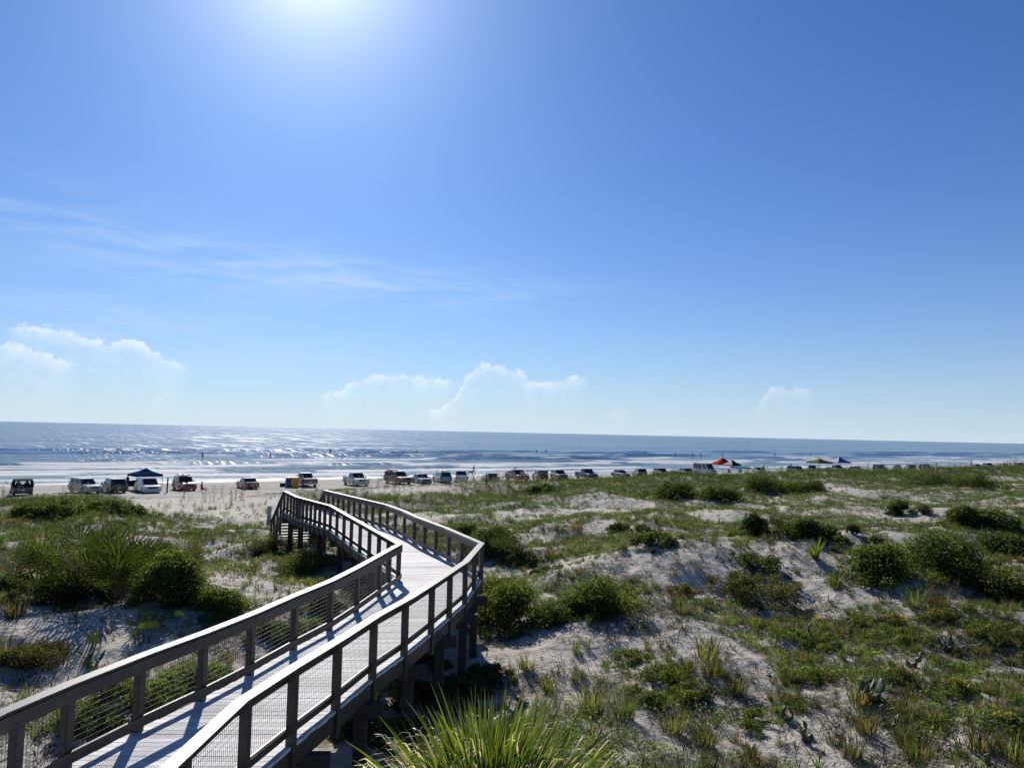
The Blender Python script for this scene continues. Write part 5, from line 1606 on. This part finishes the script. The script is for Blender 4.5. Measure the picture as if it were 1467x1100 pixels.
# tufts that stand alone
for q in [(20, 885, 30, 'dark brown grass tuft at the left edge of the sand slope', 'brown', 'dark'), (8, 950, 40, 'dark wiry tuft at the left picture edge', 'brown', 'dark'), (755, 960, 26, 'straw-coloured tuft on the bare sand near the post shadows', 'straw', 'olive'), (785, 990, 30, 'golden brown tuft right of the post shadows', 'olive', 'straw'),
          (850, 1020, 50, 'tall golden green tuft right of the big bladed palm', 'olive', 'straw'), (893, 1028, 46, 'tall olive tuft beside the golden green one', 'olive', 'green'), (1012, 945, 44, 'tall yellowish tuft on the near slope', 'olive', 'straw'), (1022, 970, 40, 'brown-based tuft below the tall yellowish one', 'olive', 'brown'),
          (1056, 995, 34, 'rounded golden brown tuft on the near sand', 'olive', 'brown'), (965, 1050, 40, 'loose olive tuft at the bottom centre', 'olive', 'straw'), (1010, 1070, 40, 'dark-bottomed tuft casting a long shadow at the bottom', 'olive', 'brown'), (1075, 1085, 22, 'small round tuft on bare sand at the bottom', 'brown', 'olive'),
          (1232, 1010, 36, 'brown tuft left of the tallest prickly pear', 'brown', 'straw'), (1298, 1025, 28, 'rust-brown tuft right of the upright pads', 'brown', 'straw'), (1240, 1050, 34, 'brown tuft left of the upright-padded prickly pear', 'brown', 'olive'), (1294, 1060, 30, 'olive tuft below the upright-padded prickly pear', 'olive', 'brown'),
          (1336, 1035, 24, 'small tuft on the open sand at lower right', 'straw', 'olive'), (1315, 1090, 44, 'large olive brown tuft at the bottom right', 'olive', 'brown'), (1405, 1075, 40, 'wide brown tuft near the lower right corner', 'brown', 'olive'), (1455, 1090, 46, 'tall olive tuft in the lower right corner', 'olive', 'straw'),
          (1222, 1085, 36, 'greyish tuft at the bottom edge right of centre', 'grey', 'brown'), (975, 880, 24, 'brown tuft at the foot of the ridge slope', 'brown', 'olive'), (1195, 840, 26, 'green tuft beside the large domed shrub', 'olive', 'green'), (1312, 870, 34, 'tall olive tuft below the largest right shrub', 'olive', 'sea'),
          (1345, 872, 34, 'brownish tuft right of the olive one below the largest right shrub', 'brown', 'olive'), (1470, 740, 20, 'grass tuft at the right edge beside a sandy streak', 'olive', 'sea'), (825, 760, 20, 'reddish brown tuft on the sand behind the ridge', 'brown', 'straw'), (790, 800, 22, 'brown tuft left of the ridge crest', 'brown', 'olive')]:
    tuft(*q)
# bleached driftwood
g = ground(1392, 928); mb = MB(); mb.tube([(-.3, 0, .02), (-.07, .03, .05), (.16, .0, .07), (.32, .04, .13)], [.03, .036, .03, .018], 7); mb.tube([(.03, .02, .06), (.13, -.08, .12)], [.02, .009], 6)
tag(mb.build('driftwood', paint('bleached_wood', (.48, .45, .41), .7, 0, .2, 9), smooth=True, loc=g), 'bleached log lying among plants at the right', 'driftwood')

# the big bladed palm at the bottom of the picture, crown level with the eye's lower view
c0 = at(700, 1185, 4.3); gz = hz(c0.x, c0.y)
palm = empty('cabbage_palm', (c0.x, c0.y, gz)); tag(palm, 'large fountain of long green blades with pale curled tips at the bottom edge', 'palm')
mb = MB(); mb.tube([(0, 0, -.2), (.02, 0, (c0.z - gz) * .5), (0, 0, c0.z - gz + .02)], [.19, .16, .24], 14); mb.build('trunk', wood('palm_trunk', (.14, .11, .08), .85), palm)
r = np.random.default_rng(77)
Vs = []; Fs = []; Ts = []; b = 0
for i in range(1150):
    ox, oy = r.normal() * .23, r.normal() * .15
    d = np.array([ox * 2.0 + r.normal() * .17, oy * 2.2 + r.normal() * .22, 1.0])
    if r.random() < .28: d = d + np.array([r.normal() * .9 - .25, r.normal() * .5, -.35 * r.random()])
    d /= np.linalg.norm(d); slant = 1 - d[2]
    L = .74 + .38 * r.random()
    dead = r.random() < .24 + .7 * min(1, slant * 1.8) * (1.0 if d[0] < .1 else .55) + (.3 if ox < -.18 else 0)
    s = np.cross(d, [0, 0, 1.0]); s /= np.linalg.norm(s) + 1e-6; tw_ = r.normal() * 1.0; up = np.cross(s, d); wv = s * math.cos(tw_) + up * math.sin(tw_)
    w = (.020 + .016 * r.random()) * (.62 if dead else 1)
    n_ = 7; V_ = []
    bend = .06 + .20 * r.random(); p = np.array([ox, oy, -.05 + .1 * r.random()]); dd = d.copy()
    for k in range(n_ + 1):
        u = k / n_; wk = w * (.55 + 1.1 * u if u < .4 else .98) * (1 - max(0, (u - .45) / .55) ** 1.4 * .97)
        V_ += [p - wv * wk * .5, p + wv * wk * .5]
        curl = bend / n_ * (1 + 2.0 * u) if not dead else (bend / n_ if u < .6 else .65 + .4 * r.random())
        h2 = math.hypot(d[0], d[1]) + .05
        dd = dd + np.array([d[0] / h2 * .35 * curl, d[1] / h2 * .35 * curl, -curl]); dd /= np.linalg.norm(dd); p = p + dd * L / n_ * (1 if not (dead and u > .6) else .5)
    V_ = np.array(V_); F_ = np.array([[2 * k, 2 * k + 1, 2 * k + 3, 2 * k + 2] for k in range(n_)])
    gcol = pick(r, 'green' if r.random() < .75 else 'lime', 1)[0]; tipc = np.array([.66, .61, .54]) * (.7 + .5 * r.random()) if dead else pick(r, 'straw', 1)[0] * .7  # dry tips, lightened further to paint the sun's sheen into their colour
    uu = np.repeat(np.linspace(0, 1, n_ + 1), 2)[:, None]; kk = np.clip((uu - (.45 if dead else .88)) / .22, 0, 1)
    T_ = gcol * (1 - kk) + tipc * kk
    Vs.append(V_); Fs.append(F_ + b); Ts.append(T_); b += len(V_)
npmesh('crown', np.concatenate(Vs), np.concatenate(Fs), leafmat('palm_blade', 1.0, .42, .38), tint=np.concatenate(Ts), parent=palm, loc=(0, 0, c0.z - gz))
sc.view_settings.view_transform = 'Standard'
sc.view_settings.look = 'None'
sc.view_settings.exposure = 0.25
sc.view_settings.gamma = 1.0
sc.cycles.max_bounces = 6
sc.cycles.transparent_max_bounces = 6
sc.cycles.use_denoising = True
sc.cycles.sample_clamp_indirect = 6.0
sc.cycles.sample_clamp_direct = 2.2
